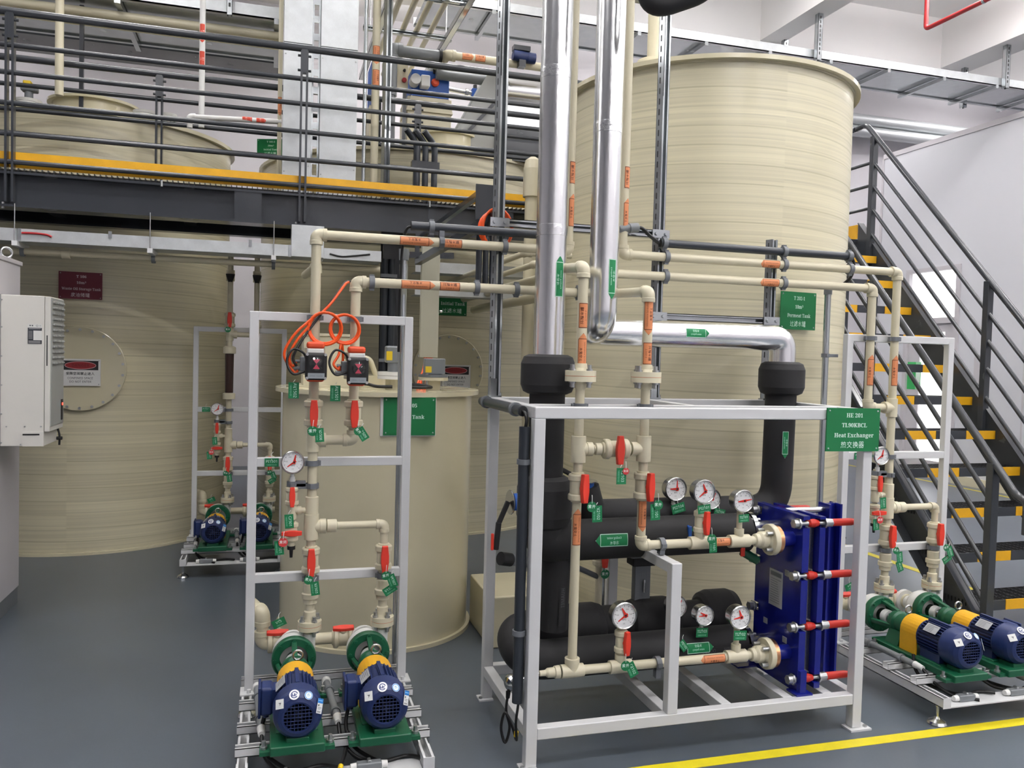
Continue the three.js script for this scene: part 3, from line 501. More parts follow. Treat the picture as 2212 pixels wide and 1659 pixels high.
{ // small sump tank
  const x = .61, z = -4.84, r = .545, h = 1.375, t = thing('round_tank', 'small smooth beige round tank behind the front pump skid', 'tank');
  part(t, 'tank_wall', wallGeo(x, z, r, h), M.plainTank);
  part(t, 'lid', [disc(x, h - .012, z, r + .04, .024, 80)], M.plainTank);
  part(t, 'base_flange', ring(x, 0, z, r - .02, r + .02, .022), M.plainTank);
  part(t, 'scratch', [tube(curve([[.43, .62, -4.333], [.48, .60, -4.3235], [.56, .595, -4.318]]), .0015, 5), tube(curve([[.42, .64, -4.335], [.45, .62, -4.327], [.44, .63, -4.33]]), .0015, 5)], M.rubber, 'dark scuff marks');
  const b = thing('sign_box', 'white box on the small tank carrying the sump tank sign', 'sign box'); part(b, 'box', bx(.55, .845, 1.155, 1.36, -4.37, -4.285, .004), M.whitePl);
  sign('green plate reading Sump Tank behind the skid frame', P.sump, .275, .2, [.703, 1.262, -4.281]);
  // things on its lid
  const y = h + .012, f1 = thing('tank_nozzle', 'white flanged nozzle on the small tank lid beside the thin steel pipe', 'nozzle'); part(f1, 'neck', cy([.66, y, -4.6], [.66, y + .07, -4.6], .045, .045, 20), M.plainTank); part(f1, 'flange', [disc(.66, y + .06, -4.6, .09, .018, 32), disc(.66, y + .08, -4.6, .09, .02, 32)], M.whitePl); 
  const f2 = thing('tank_nozzle', 'bolted nozzle with a grey cover plate on the right of the small tank lid', 'nozzle'); part(f2, 'neck', bx(.855, .925, y, y + .055, -4.66, -4.59), M.pp); part(f2, 'flange', [disc(.89, y + .055, -4.625, .085, .018, 32)], M.pp); part(f2, 'cover', disc(.89, y + .074, -4.625, .085, .014, 32), M.grey); parts(f2, 'bolt', bolts([.89, y + .06, -4.625], UP, .065, 4, .009, .07, .8), M.bolt);
  const s2 = thing('junction_box', 'grey junction box with a yellow sticker standing on the bolted nozzle', 'junction box'); part(s2, 'box', bx(.835, .955, y + .088, y + .18, -4.655, -4.6, .006), M.conduit); part(s2, 'sticker', bx(.84, .875, y + .1, y + .135, -4.6, -4.599), M.tie, 'yellow sticker');
  const s3 = thing('level_sensor', 'grey level sensor with a yellow sticker on the small tank lid', 'sensor'); part(s3, 'body', [cy([.655, y + .1, -4.6], [.655, y + .15, -4.6], .03, .03, 18), bx(.61, .70, y + .15, y + .245, -4.64, -4.56, .012)], M.conduit); part(s3, 'sticker', bx(.612, .645, y + .165, y + .215, -4.56, -4.559), M.tie, 'yellow sticker');
  const hd = thing('lid_hatch', 'beige hatch with a grip on the back of the small tank lid', 'hatch'); part(hd, 'hatch', disc(.52, y, -5.0, .15, .07, 40), M.plainTank); part(hd, 'grip', [tube(fillet([[.43, y + .06, -4.9], [.45, y + .17, -4.9], [.56, y + .17, -4.9], [.6, y + .06, -4.9]], .03), .016, 8)], M.plainTank);
  const hp = thing('hopper_box', 'tall beige box standing on the left of the small tank lid', 'box'); part(hp, 'body', [bx(.17, .46, y, y + .29, -5.0, -4.72, .006), bx(.16, .47, y + .29, y + .305, -5.01, -4.71)], M.pp); part(hp, 'foot', [bx(.15, .48, y, y + .012, -5.02, -4.70)], M.pp); part(hp, 'sticker', bx(.23, .26, y + .2, y + .235, -4.72, -4.7185), M.tie, 'yellow sticker');
  for (const [i, c] of [[[.64, y + .02, -4.5], [.56, y + .02, -4.52], [.5, y + .03, -4.6], [.44, y + .02, -4.55], [.42, y + .02, -4.45]], [[.70, y + .02, -4.5], [.8, y + .02, -4.46], [.86, y + .02, -4.52], [.8, y + .03, -4.58], [.72, y + .03, -4.55]]].entries()) single('sensor_cable', i ? 'black cable looped on the right of the small tank lid' : 'black cable looped on the middle of the small tank lid', 'cable', tube(curve(c), .009, 8), M.cable);
}
single('concrete_plinth', 'beige square block on the floor behind the exchanger frame', 'block', bx(1.16, 1.6, 0, .285, -4.72, -4.24, .01), M.plainTank);

// ---------------------------------------------------------------- pipework
const dirOf = (a, b) => A(b).clone().sub(A(a)).normalize();
function pipeRun(t, pts, r, o = {}) {      // straight lengths and elbows as parts of t
  pts = pts.map(A); const e = r * (o.tight ?? 2.1), m = o.mat ?? M.pp, n = pts.length;
  for (let i = 0; i < n - 1; i++) { const d = dirOf(pts[i], pts[i + 1]); part(t, 'pipe_length', cy(pts[i].clone().addScaledVector(d, i ? e * .9 : 0), pts[i + 1].clone().addScaledVector(d, i < n - 2 ? -e * .9 : 0), r, r, 22), m); }
  for (let i = 1; i < n - 1; i++) {
    const a = dirOf(pts[i], pts[i - 1]), b = dirOf(pts[i], pts[i + 1]), p = pts[i].clone().addScaledVector(a, e), q = pts[i].clone().addScaledVector(b, e);
    part(t, 'elbow', [tube(fillet([p, pts[i], q], e * .97, 8), r * 1.27, 18), lathe(p.clone().addScaledVector(a, -r * .9), a, [[r * 1.27, 0], [r * 1.34, r * .1], [r * 1.34, r * .85], [r, r * .9]], 22), lathe(q.clone().addScaledVector(b, -r * .9), b, [[r * 1.27, 0], [r * 1.34, r * .1], [r * 1.34, r * .85], [r, r * .9]], 22)], m);
  }
}
function tee(t, c, axis, branch, r, br = r) {
  const a = A(axis).clone().normalize(), b = A(branch).clone().normalize(), C = A(c), L = r * 2.4;
  part(t, 'tee', [lathe(C.clone().addScaledVector(a, -L), a, [[r, 0], [r * 1.36, .001], [r * 1.36, 2 * L - .001], [r, 2 * L]], 24), lathe(C, b, [[br * 1.36, 0], [br * 1.36, r * 1.5], [br * 1.5, r * 1.52], [br * 1.5, r * 2.6], [br, r * 2.62]], 22)], M.ppDark);
}
const coupling = (t, c, axis, r, L = .05, k = 1.32) => part(t, 'coupling', lathe(A(c).clone().addScaledVector(A(axis).clone().normalize(), -L / 2), axis, [[r, 0], [r * k, .003], [r * k, L - .003], [r, L]], 22), M.ppDark);
function clamp(t, c, axis, r, back, len = .04) {   // plastic pipe clip with its foot towards "back"
  const a = A(axis).clone().normalize(), b = A(back).clone().normalize(), C = A(c), s = a.clone().cross(b);
  part(t, 'pipe_clip', [lathe(C.clone().addScaledVector(a, -.011), a, [[r, 0], [r + .008, 0], [r + .008, .022], [r, .022]], 22), bar(C.clone().addScaledVector(b, r), C.clone().addScaledVector(b, r + len), .022, .03, s), bar(C.clone().addScaledVector(s, -r - .014), C.clone().addScaledVector(s, r + .014), .02, .016, b)], M.grey);
}
const arrow = (t, c, dir, out, r, kind = P.flow, len = .14) => part(t, 'flow_label', wrap(c, dir, out, r + .001, len, Math.min(2.1, .042 / r), kind, kind !== P.dest), M.print, kind === P.cool ? 'green arrow sticker reading Cooling water' : 'orange flow sticker');
// union ball valve
function valve(label, c, axis, r, out, open = true, group, small = 1) {
  const t = thing('ball_valve', label, 'valve', group), a = A(axis).clone().normalize(), o = A(out).clone().normalize(), C = A(c), s = a.clone().cross(o), at = (k) => C.clone().addScaledVector(a, k), L = .062 * small;
  part(t, 'body', [lathe(at(-.03 * small), a, [[0, 0], [r * 1.5, 0], [r * 1.62, .008], [r * 1.62, .052 * small], [r * 1.5, .06 * small], [0, .06 * small]], 24), lathe(at(-L), a, [[r, 0], [r * 1.35, .002], [r * 1.35, .012], [0, .013]], 22), lathe(at(L), a.clone().negate(), [[r, 0], [r * 1.35, .002], [r * 1.35, .012], [0, .013]], 22), cy(C, C.clone().addScaledVector(o, r * 1.9), r * .75, r * .7, 16)], M.ppDark);
  for (const k of [-1, 1]) part(t, 'union_nut', lathe(at(k * .04 * small - .014 * small), a, [[0, 0], [r * 1.8, .001], [r * 1.98, .005], [r * 1.98, .023 * small], [r * 1.8, .028 * small], [0, .028 * small]], 14), M.ppDark);
  const hl = .058 * small, w = .017 * small, h = r * 1.9, d = open ? a : s, e = open ? s : a;
  const hg = slab([[-hl, -w * .62], [-hl * .25, -w], [hl * .25, -w], [hl, -w * .7], [hl, w * .7], [hl * .25, w], [-hl * .25, w], [-hl, w * .62]], .022 * small, C.clone().addScaledVector(o, h).toArray(), d.toArray(), o.clone().cross(d).toArray(), .003);
  part(t, 'handle', [hg, cy(C.clone().addScaledVector(o, r * 1.5), C.clone().addScaledVector(o, h + .005), .013 * small, .016 * small, 14)], M.red, 'red handle');
  return t;
}
function tag(label, print, at, yaw = 0, roll = 0, w = .058, h = .036) {
  const t = thing('valve_tag', label, 'tag'), a = A(at); part(t, 'plate', facing(plateGeo(w, h, .0012, print), at, yaw, roll), M.print);
  part(t, 'tie', tube(fillet([[a.x, a.y + .01, a.z + .001], [a.x - .003, a.y + .034, a.z - .006], [a.x + .006, a.y + .044, a.z - .012]], .01), .0012, 6), M.whitePl);
  return t;
}
function roundTag(label, print, at, r = .019, roll = 0) {
  const t = thing('status_tag', label, 'tag'), a = A(at); part(t, 'plate', facing(outlineGeo([2 * r, 2 * r, circle(.5, 24, .5, .5)], .0014, print), at, 0, roll), M.print);
  part(t, 'tie', tube(fillet([[a.x, a.y + r * .7, a.z + .001], [a.x + .002, a.y + r + .015, a.z - .004], [a.x + .004, a.y + r + .024, a.z - .012]], .008), .0012, 6), M.whitePl);
  return t;
}
function gauge(label, c, r = .05, dial = P.dialP, needles = [200, 90], stem = .06, yaw = 0) {
  const t = thing('pressure_gauge', label, 'gauge', 'round dial gauges'), C = A(c), f = V(Math.sin(yaw), 0, Math.cos(yaw)), at = (k) => C.clone().addScaledVector(f, k);
  part(t, 'case', lathe(at(-.042), f, [[0, 0], [r * .93, 0], [r * .96, .004], [r * .96, .04]], 36), M.chrome);
  part(t, 'bezel', lathe(at(-.006), f, [[r * .96, 0], [r * 1.04, .002], [r * 1.04, .012], [r * .97, .016], [r * .9, .012], [r * .9, 0]], 40), M.chrome);
  part(t, 'dial', facing(outlineGeo([r * 1.84, r * 1.84, circle(.5, 36, .5, .5)], .002, dial), at(.001), yaw), M.print);
  const hand = (deg, L, w) => { const a = deg * RAD; return facing(std(new THREE.ExtrudeGeometry(new THREE.Shape([[-.25 * L, -w * .5], [L, -w * .16], [L, w * .16], [-.25 * L, w * .5]].map(([x, y]) => new THREE.Vector2(x * Math.cos(a) - y * Math.sin(a), x * Math.sin(a) + y * Math.cos(a)))), { depth: .001, bevelEnabled: false })), at(.003), yaw); };
  const off = V(r * .12, r * .02, 0); needles.forEach((n, i) => part(t, 'needle', hand(n, r * (i ? .66 : .74), r * (i ? .26 : .2)).translate(off.x, off.y, .001 * i), M.needle));
  part(t, 'hub', cy(at(.002).add(off), at(.0065).add(off), r * .1, r * .08, 10), M.rubber);
  part(t, 'stem', [cy(C.clone().add(V(0, -r * .9, 0)).addScaledVector(f, -.022), C.clone().add(V(0, -r - .018, 0)).addScaledVector(f, -.022), .008, .008, 12), lathe(C.clone().add(V(0, -r - .016, 0)).addScaledVector(f, -.022), V(0, -1, 0), [[0, 0], [.012, 0], [.012, .018], [0, .018]], 6), cy(C.clone().add(V(0, -r - .03, 0)).addScaledVector(f, -.022), C.clone().add(V(0, -r - stem, 0)).addScaledVector(f, -.022), .011, .011, 14)], M.whitePl);
  return t;
}
// pneumatic valve drive in front of a vertical pipe
function actuator(label, x, y, z, coilLabel) {
  const t = thing('valve_actuator', label, 'valve actuator');
  part(t, 'valve_body', [lathe([x, y - .06, z], UP, [[.028, 0], [.044, .004], [.044, .03], [.038, .034], [.038, .086], [.044, .09], [.044, .116], [.028, .12]], 24), cy([x, y, z], [x, y, z + .05], .024, .02, 16)], M.ppDark);
  part(t, 'drive_body', bx(x - .034, x + .034, y - .052, y + .055, z + .045, z + .11, .006), M.whitePl, 'white drive body');
  part(t, 'end_cap', bx(x - .036, x + .036, y + .053, y + .083, z + .043, z + .112, .012), M.orangeCap, 'orange end cap'); part(t, 'end_cap', bx(x - .036, x + .036, y - .083, y - .05, z + .043, z + .112, .012), M.orangeCap, 'orange end cap');
  const b = part(t, 'switch_box', bx(x - .043, x + .043, y - .074, y + .038, z + .114, z + .168, .014), M.rubber, 'black switch box');
  part(b, 'dome', lathe([x, y - .008, z + .166], [0, 0, 1], [[.03, 0], [.028, .01], [.02, .02], [.008, .0245], [0, .025]], 24), M.glass);
  part(b, 'indicator', facing(outlineGeo([.046, .046, circle(.5, 20, .5, .5)], .004, P.dome), [x, y - .008, z + .171], 0), M.print);
  part(b, 'name_plate', facing(plateGeo(.066, .022, .001, P.ion), [x, y - .056, z + .169]), M.print);
  part(b, 'screw', [[-1, -1], [1, -1], [-1, 1], [1, 1]].map(([a, c]) => cy([x + a * .036, y - .018 + c * .048, z + .15], [x + a * .036, y - .018 + c * .048, z + .175], .0065, .0055, 10)), M.bolt);
  part(t, 'bracket', bx(x - .02, x + .02, y - .03, y + .03, z + .108, z + .118), M.steel);
  part(t, 'solenoid', [bx(x - .062, x - .036, y - .04, y + .02, z + .05, z + .1, .004), cy([x - .062, y - .03, z + .075], [x - .085, y - .03, z + .075], .009, .009, 12), cy([x - .062, y + .0, z + .075], [x - .08, y + .0, z + .075], .007, .007, 12)], M.conduit);
  return t;
}

// ---------------------------------------------------------------- pumps
function motorFins(x, y, z0, z1, r) { const g = []; for (let i = 0; i < 26; i++) { const a = (-62 + i * 304 / 25 - 62 - 26) * RAD; const an = Math.PI / 2 + (i - 12.5) / 26 * Math.PI * 1.72; const c = Math.cos(an), s = Math.sin(an); g.push(bar([x + c * (r + .004), y + s * (r + .004), z0], [x + c * (r + .004), y + s * (r + .004), z1], .0035, .016, [c, s, 0])); } return g; }
function pump(label, x, z, side = -1, y = .3, base = .17) {   // axis along z, casing centre at z, motor towards the viewer
  const t = thing('chemical_pump', label, 'pump', 'motor pumps on skids'), F = V(0, 0, 1), at = (k) => V(x, y, z + k);
  part(t, 'casing', [lathe(at(-.04), F, [[0, 0], [.06, 0], [.078, .012], [.088, .03], [.088, .068], [0, .07]], 40), cy(at(-.04), at(-.1), .034, .034, 20), lathe(at(-.12), F, [[0, 0], [.06, 0], [.06, .02], [0, .02]], 28), cy([x + .065, y, z], [x + .065, y + .085, z], .024, .026, 18)], M.whitePl, 'white plastic pump casing');
  part(t, 'flange_ring', [lathe(at(.03), F, [[.058, 0], [.089, 0], [.091, .006], [.091, .03], [.086, .036], [.058, .036]], 44), ...bolts(at(.05), F, .078, 8, .007, .05)], M.pump);
  part(t, 'cage', [...[90, 200, 340].map((d) => { const c = Math.cos(d * RAD), s = Math.sin(d * RAD); return bar([x + c * .072, y + s * .072, z + .05], [x + c * .05, y + s * .05, z + .17], .022, .016, [c, s, 0], .003); }), lathe(at(.15), F, [[.03, 0], [.05, 0], [.055, .01], [.055, .03], [.047, .04], [.047, .1], [.055, .108], [.055, .12], [0, .12]], 32)], M.pump);
  part(t, 'shaft_seal', [cy(at(.06), at(.12), .034, .026, 22), cy(at(.11), at(.16), .02, .02, 16)], M.steel); part(t, 'seal_collar', cy(at(.085), at(.115), .036, .036, 22), M.whitePl);
  part(t, 'pedestal', [slab([[-.07, base + .03], [.07, base + .03], [.045, y - .03], [-.045, y - .03]].map(([a, b]) => [a, b - y]), .08, [x, y, z + .16], [1, 0, 0], [0, 1, 0])], M.pump);
  const arch = [[-.07, base + .03 - y]]; for (let i = 0; i <= 14; i++) { const a = Math.PI - i / 14 * Math.PI; arch.push([.07 * Math.cos(a), .07 * Math.sin(a)]); } arch.push([.07, base + .03 - y]); for (let i = 0; i <= 14; i++) { const a = i / 14 * Math.PI; if (!i) arch.push([.064, base + .03 - y]); arch.push([.064 * Math.cos(a), .064 * Math.sin(a)]); } arch.push([-.064, base + .03 - y]);
  part(t, 'coupling_guard', slab(arch, .1, [x, y, z + .255], [1, 0, 0], [0, 1, 0]), M.yellow, 'yellow coupling guard');
  part(t, 'coupling_hub', cy(at(.26), at(.36), .04, .04, 20), M.rubber);
  const mo = part(t, 'motor', [lathe(at(.345), F, [[0, 0], [.05, 0], [.072, .008], [.072, .016], [.066, .02], [.066, .15], [0, .15]], 40), ...motorFins(x, y, z + .36, z + .49, .066), bar([x, y + .076, z + .36], [x, y + .076, z + .49], .014, .02, [0, 1, 0]), bx(x - .06, x - .03, y - .108, y - .05, z + .37, z + .48), bx(x + .03, x + .06, y - .108, y - .05, z + .37, z + .48)], M.motor);
  part(mo, 'name_plate', plateGeo(.07, .045, .0015, P.name).applyMatrix4(new THREE.Matrix4().makeBasis(V(0, 0, 1), V(.7071, .7071, 0), V(-.7071, .7071, 0)).setPosition(x - .06, y + .06, z + .43)), M.print);
  const fan = part(t, 'fan_cover', [lathe(at(.485), F, [[.066, 0], [.084, .004], [.087, .012], [.087, .07], [.083, .088], [.07, .103], [.056, .108], [.056, .1]], 44)], M.motor, 'dark blue fan cover');
  part(fan, 'fan', [cy(at(.53), at(.575), .02, .016, 16), ...[0, 60, 120, 180, 240, 300].map((d) => bar([x, y, z + .56], [x + .05 * Math.cos(d * RAD), y + .05 * Math.sin(d * RAD), z + .565], .004, .03, [0, 0, 1])), cy(at(.5), at(.515), .064, .064, 28)], M.motorDark);
  const gr = []; for (let i = -4; i <= 4; i++) { const o = i * .0125, h = Math.sqrt(.058 * .058 - o * o); gr.push(rod([x + o, y - h, z + .59], [x + o, y + h, z + .59], .0016, 5), rod([x - h, y + o, z + .59], [x + h, y + o, z + .59], .0016, 5)); } gr.push(lathe(at(.587), F, [[.05, 0], [.058, 0], [.058, .005], [.05, .005], [.05, 0]], 32));
  part(fan, 'grille', gr, M.motor);
  // stickers on the sloping rim of the cover
  const st = (print, deg, w, h, roll, round) => { const a = deg * RAD, g = round ? outlineGeo([w, h, circle(.5, 20, .5, .5)], .001, print) : plateGeo(w, h, .001, print), u = V(Math.cos(a), Math.sin(a), 0), n = u.clone().multiplyScalar(.72).add(V(0, 0, .7)).normalize(), s = UP.clone().cross(n).normalize(), v = n.clone().cross(s); g.rotateZ(roll); g.applyMatrix4(new THREE.Matrix4().makeBasis(s, v, n).setPosition(V(x, y, z + .5815).addScaledVector(u, .0805))); part(fan, 'sticker', g, M.print); };
  st(P.sA, 142, .032, .032, .35); st(P.sB, 100, .036, .036, 0, true); st(P.sC, 64, .03, .03, 0, true); st(P.sD, 22, .026, .05, -.5);
  const k = (a, b) => (side < 0 ? [x - b, x - a] : [x + a, x + b]);
  part(t, 'terminal_box', [bx(...k(.085, .132), y - .05, y + .055, z + .375, z + .455, .012), bx(...k(.128, .138), y - .055, y + .06, z + .37, z + .46, .004), cy([x + side * .11, y - .05, z + .415], [x + side * .11, y - .068, z + .415], .012, .011, 12), bx(...k(.06, .09), y - .02, y + .045, z + .38, z + .45)], M.motor);
  part(t, 'baseplate', [bx(x - .095, x + .095, base, base + .034, z + .1, z + .6, .006), bx(x - .13, x + .13, base, base + .014, z + .12, z + .17), bx(x - .13, x + .13, base, base + .014, z + .53, z + .585), bx(x - .075, x + .075, base + .03, y - .09, z + .36, z + .5, .006), bx(x - .04, x + .04, base + .03, y - .08, z + .5, z + .575, .004)], M.pump);
  part(t, 'bolt', [[-.115, .145], [.115, .145], [-.115, .557], [.115, .557]].map(([a, b]) => lathe([x + a, base + .014, z + b], UP, [[0, 0], [.013, 0], [.013, .009], [.007, .009], [.007, .028], [0, .028]], 8)), M.bolt);
  part(t, 'lifting_eye', [std(new THREE.TorusGeometry(.019, .005, 8, 20)).translate(x + .01, y + .078, z + .22), rod([x + .01, y + .04, z + .22], [x + .01, y + .062, z + .22], .007, 8)], M.steel);
  t.traverse((o) => { if (o.isMesh) o.geometry.translate(0, 0, -z).scale(1, 1, 1.075).translate(0, 0, z); });   // long-coupled set
  return t;
}

// ---------------------------------------------------------------- pump skids
function skidFrame(where, ox, oz) {        // oz: plane of the upright frame; the bed reaches .74 m towards the viewer
  const t = thing('pump_skid', 'white steel pump skid with an upright ladder frame, ' + where, 'skid', 'white pump skids'), s = .038, h = s / 2, W = .69, T = 1.755;
  for (const x of [ox + h, ox + W - h]) { part(t, 'upright', bx(x - h, x + h, .135, T, oz - h, oz + h, .004), M.white); part(t, 'foot_plate', [bx(x - .035, x + .035, .135, .141, oz - .03, oz + .06), ...bolts([x, .145, oz + .04], UP, .001, 1, .009, .02)], M.white); }
  for (const y of [T - h, 1.117, .62]) part(t, 'cross_tube', bx(ox + s - .002, ox + W - s + .002, y - h, y + h, oz - h + .001, oz + h - .001, .003), M.white);
  for (const x of [ox + .012, ox + W - .03]) part(t, 'side_rail', [bx(x - .02, x - .0175, .09, .135, oz - .1, oz + .75), bx(x + .0175, x + .02, .09, .135, oz - .1, oz + .75), bx(x - .02, x + .02, .09, .094, oz - .1, oz + .75), bx(x - .02, x - .011, .131, .135, oz - .1, oz + .75), bx(x + .011, x + .02, .131, .135, oz - .1, oz + .75), bx(x - .021, x + .021, .089, .136, oz + .75, oz + .753)], M.white);
  for (const z of [-.06, .19, .4, .58]) part(t, 'cross_rail', [bx(ox - .014, ox + W, .136, .139, oz + z - .02, oz + z + .02), bx(ox - .014, ox + W, .136, .168, oz + z - .02, oz + z - .0175), bx(ox - .014, ox + W, .136, .168, oz + z + .0175, oz + z + .02), bx(ox - .014, ox + W, .165, .168, oz + z - .02, oz + z - .011), bx(ox - .014, ox + W, .165, .168, oz + z + .011, oz + z + .02)], M.white);
  part(t, 'front_plate', bx(ox + .034, ox + W - .052, .088, .093, oz + .66, oz + .75), M.white);
  for (const x of [ox + .012, ox + W - .03]) for (const z of [-.06, .7]) part(t, 'levelling_foot', [lathe([x, 0, oz + z], UP, [[0, 0], [.04, 0], [.042, .004], [.036, .014], [.016, .026], [.008, .034], [0, .034]], 28), cy([x, .03, oz + z], [x, .092, oz + z], .0065, .0065, 10), cy([x, .08, oz + z], [x, .09, oz + z], .014, .014, 6)], M.steel, 'steel levelling foot');
  return t;
}
const PR = .0205;                          // main pipe radius
function skidPipes(w, ox, oz, top, o = {}) {
  const z = oz + .052, xm = ox + .265, xb = ox + .575, t = thing('pump_riser', 'beige plastic riser pipe with fittings on the ' + w + ' skid', 'pipe');
  const f = V(0, 0, 1);
  flange(t, [xm, .42, z], UP, .05, .018, .02); flange(t, [xb, .42, z], UP, .05, .018, .02);
  for (const x of [xm, xb]) {
    part(t, 'check_valve', lathe([x, .46, z], UP, [[.018, 0], [.025, .002], [.025, .02], [.019, .024], [.019, .05], [.029, .055], [.029, .075], [.036, .078], [.036, .098], [.029, .102], [.029, .14], [.021, .148], [.021, .16]], 24), M.ppDark);
    part(t, 'pipe_length', cy([x, .61, z], [x, .65, z], .0195, .0195, 20), M.pp);
    clamp(t, [x, .62, z], UP, .021, [0, 0, -1], .012);
  }
  // branch from the second pump
  tee(t, [xm, .845, z], UP, [1, 0, 0], PR * 1.12, .021);
  pipeRun(t, [[xm + .05, .845, z], [xb, .845, z], [xb, .76, z]], .0165);
  coupling(t, [xm + .085, .845, z], [1, 0, 0], .0185, .045, 1.5);
  part(t, 'pipe_length', cy([xm, .75, z], [xm, o.union ?? 1.27, z], PR, PR, 22), M.pp);
  coupling(t, [xm, .92, z], UP, PR, .11, 1.36);
  clamp(t, [xm, 1.117, z], UP, PR, [0, 0, -1], .013);
  clamp(t, [xm, 1.02, z], UP, PR, [-1, 0, 0], .05);
  // gauge branch on the left
  const xg = ox + .183;
  tee(t, [xg, .915, z], UP, [1, 0, 0], .015, .012);
  parts(t, 'pipe_length', [cy([xg + .03, .915, z], [xm, .915, z], .0125, .0125, 14), cy([xg, .875, z], [xg, .935, z], .0145, .0145, 16), cy([xg, 1.02, z], [xg, 1.05, z], .0145, .0145, 16), cy([xg, .76, z], [xg, .79, z], .0145, .0145, 16)], M.pp);
  clamp(t, [xg, 1.03, z], UP, .0145, [1, 0, 0], .04);
  part(t, 'drain_tip', [cy([xg, .765, z], [xg, .75, z], .017, .017, 14), cy([xg, .75, z], [xg, .715, z], .008, .006, 12)], M.rubber, 'black hose tip');
  gauge(o.gauge, [xg, 1.125, z + .03], .047, P.dialP, [215, 80], .045);
  valve('red-handled valve under the gauge of the ' + w + ' skid', [xg, .978, z], UP, .0145, f, true, undefined, .72);
  valve('red-handled drain valve turned crosswise on the ' + w + ' skid', [xg, .825, z], UP, .0145, f, false, undefined, .72);
  valve('red-handled valve above the left pump of the ' + w + ' skid', [xm, .7, z], UP, .0195, f);
  valve('red-handled valve above the right pump of the ' + w + ' skid', [xb, .7, z], UP, .0185, f);
  return { t, z, xm, xb, xg };
}
function skidTags(w, k, q, L) {            // number plates and status discs
  const z = k.z + .085;
  tag('green tag ' + L[0] + ' below the left valve of the ' + w + ' skid', tagPrint(L[0], q), [k.xm + .015, .6, z], 0, -1.45); roundTag('green status disc below the left valve of the ' + w + ' skid', P.open, [k.xm - .012, .638, z + .004], .019, -.3);
  tag('green tag ' + L[1] + ' below the right valve of the ' + w + ' skid', tagPrint(L[1], q), [k.xb + .028, .615, z], 0, -1.2); roundTag('green status disc below the right valve of the ' + w + ' skid', P.open, [k.xb, .64, z + .004], .019, .2);
  tag('green tag ' + L[2] + ' hanging lowest on the right riser of the ' + w + ' skid', tagPrint(L[2], q), [k.xb + .02, .575, z - .01], 0, .55);
  tag('green tag ' + L[3] + ' under the gauge valve of the ' + w + ' skid', tagPrint(L[3], q), [k.xg - .012, .885, z - .01], 0, -1.5);
  tag('green tag ' + L[4] + ' beside the drain valve of the ' + w + ' skid', tagPrint(L[4], q), [k.xg - .05, .775, z - .01], 0, -1.5); roundTag('red status disc on the drain valve of the ' + w + ' skid', P.shut, [k.xg - .035, .8, z], .019);
  tag('green plate ' + L[5] + ' fixed beside the gauge of the ' + w + ' skid', tagPrint(L[5], q), [k.xg - .085, 1.117, k.z - .03], 0, 0);
}
function skidWiring(w, ox, oz) {
  for (const [i, x, z1] of [[0, ox + .055, .5], [1, ox + .335, .46]]) {
    const n = i ? 'between the two pumps' : 'left of the pumps', t = thing('cable_conduit', 'grey cable conduit ' + n + ' on the ' + w + ' skid', 'conduit');
    part(t, 'conduit', rod([x, .19, oz + .12], [x + .02, .185, oz + z1], .015, 14), M.conduit); part(t, 'end_fitting', cy([x, .19, oz + .1], [x, .19, oz + .13], .019, .019, 12), M.whitePl); part(t, 'end_fitting', cy([x + .02, .185, oz + z1 - .01], [x + .021, .184, oz + z1 + .04], .017, .012, 12), M.whitePl); part(t, 'clip', [lathe([x + .006, .189, oz + .2], [.05, 0, 1], [[.016, 0], [.02, 0], [.02, .015], [.016, .015]], 14), lathe([x + .016, .186, oz + .4], [.05, 0, 1], [[.016, 0], [.02, 0], [.02, .015], [.016, .015]], 14)], M.grey);
    single('motor_cable', 'black motor cable hanging from the conduit ' + n + ' on the ' + w + ' skid', 'cable', tube(curve([[x + .021, .184, oz + z1 + .03], [x + .03, .14, oz + z1 + .1], [x + .08, .1, oz + z1 + .16], [x + .13, .098, oz + z1 + .2], [x + .16, .1, oz + z1 + .23]]), .0075, 8), M.cable);
  }
  for (const [i, x] of [[0, ox + .085], [1, ox + .395]]) single('motor_cable', 'black cable from the terminal box of the ' + (i ? 'right' : 'left') + ' pump on the ' + w + ' skid', 'cable', tube(curve([[x, .225, oz + .467], [x - .01, .17, oz + .49], [x + .005, .12, oz + .54], [x + .06, .1, oz + .62], [x + .11, .1, oz + .67], [x + .2, .1, oz + .65], [x + .26, .105, oz + .69]]), .0075, 8), M.cable);
  for (const [i, x] of [[0, ox + .16], [1, ox + .45]]) { const t = thing('plug_connector', 'grey plug connector with white ends on the front plate of the ' + w + ' skid, ' + (i ? 'right one' : 'left one'), 'connector'), z = oz + .705; part(t, 'body', bx(x - .045, x + .045, .0935, .123, z - .016, z + .016, .006), M.conduit); part(t, 'gland', [cy([x - .045, .108, z], [x - .066, .108, z], .014, .012, 12), cy([x + .045, .108, z], [x + .066, .108, z], .014, .012, 12)], M.whitePl); part(t, 'latch', bx(x - .006, x + .006, .12, .132, z - .012, z + .012, .003), M.bolt); }
}
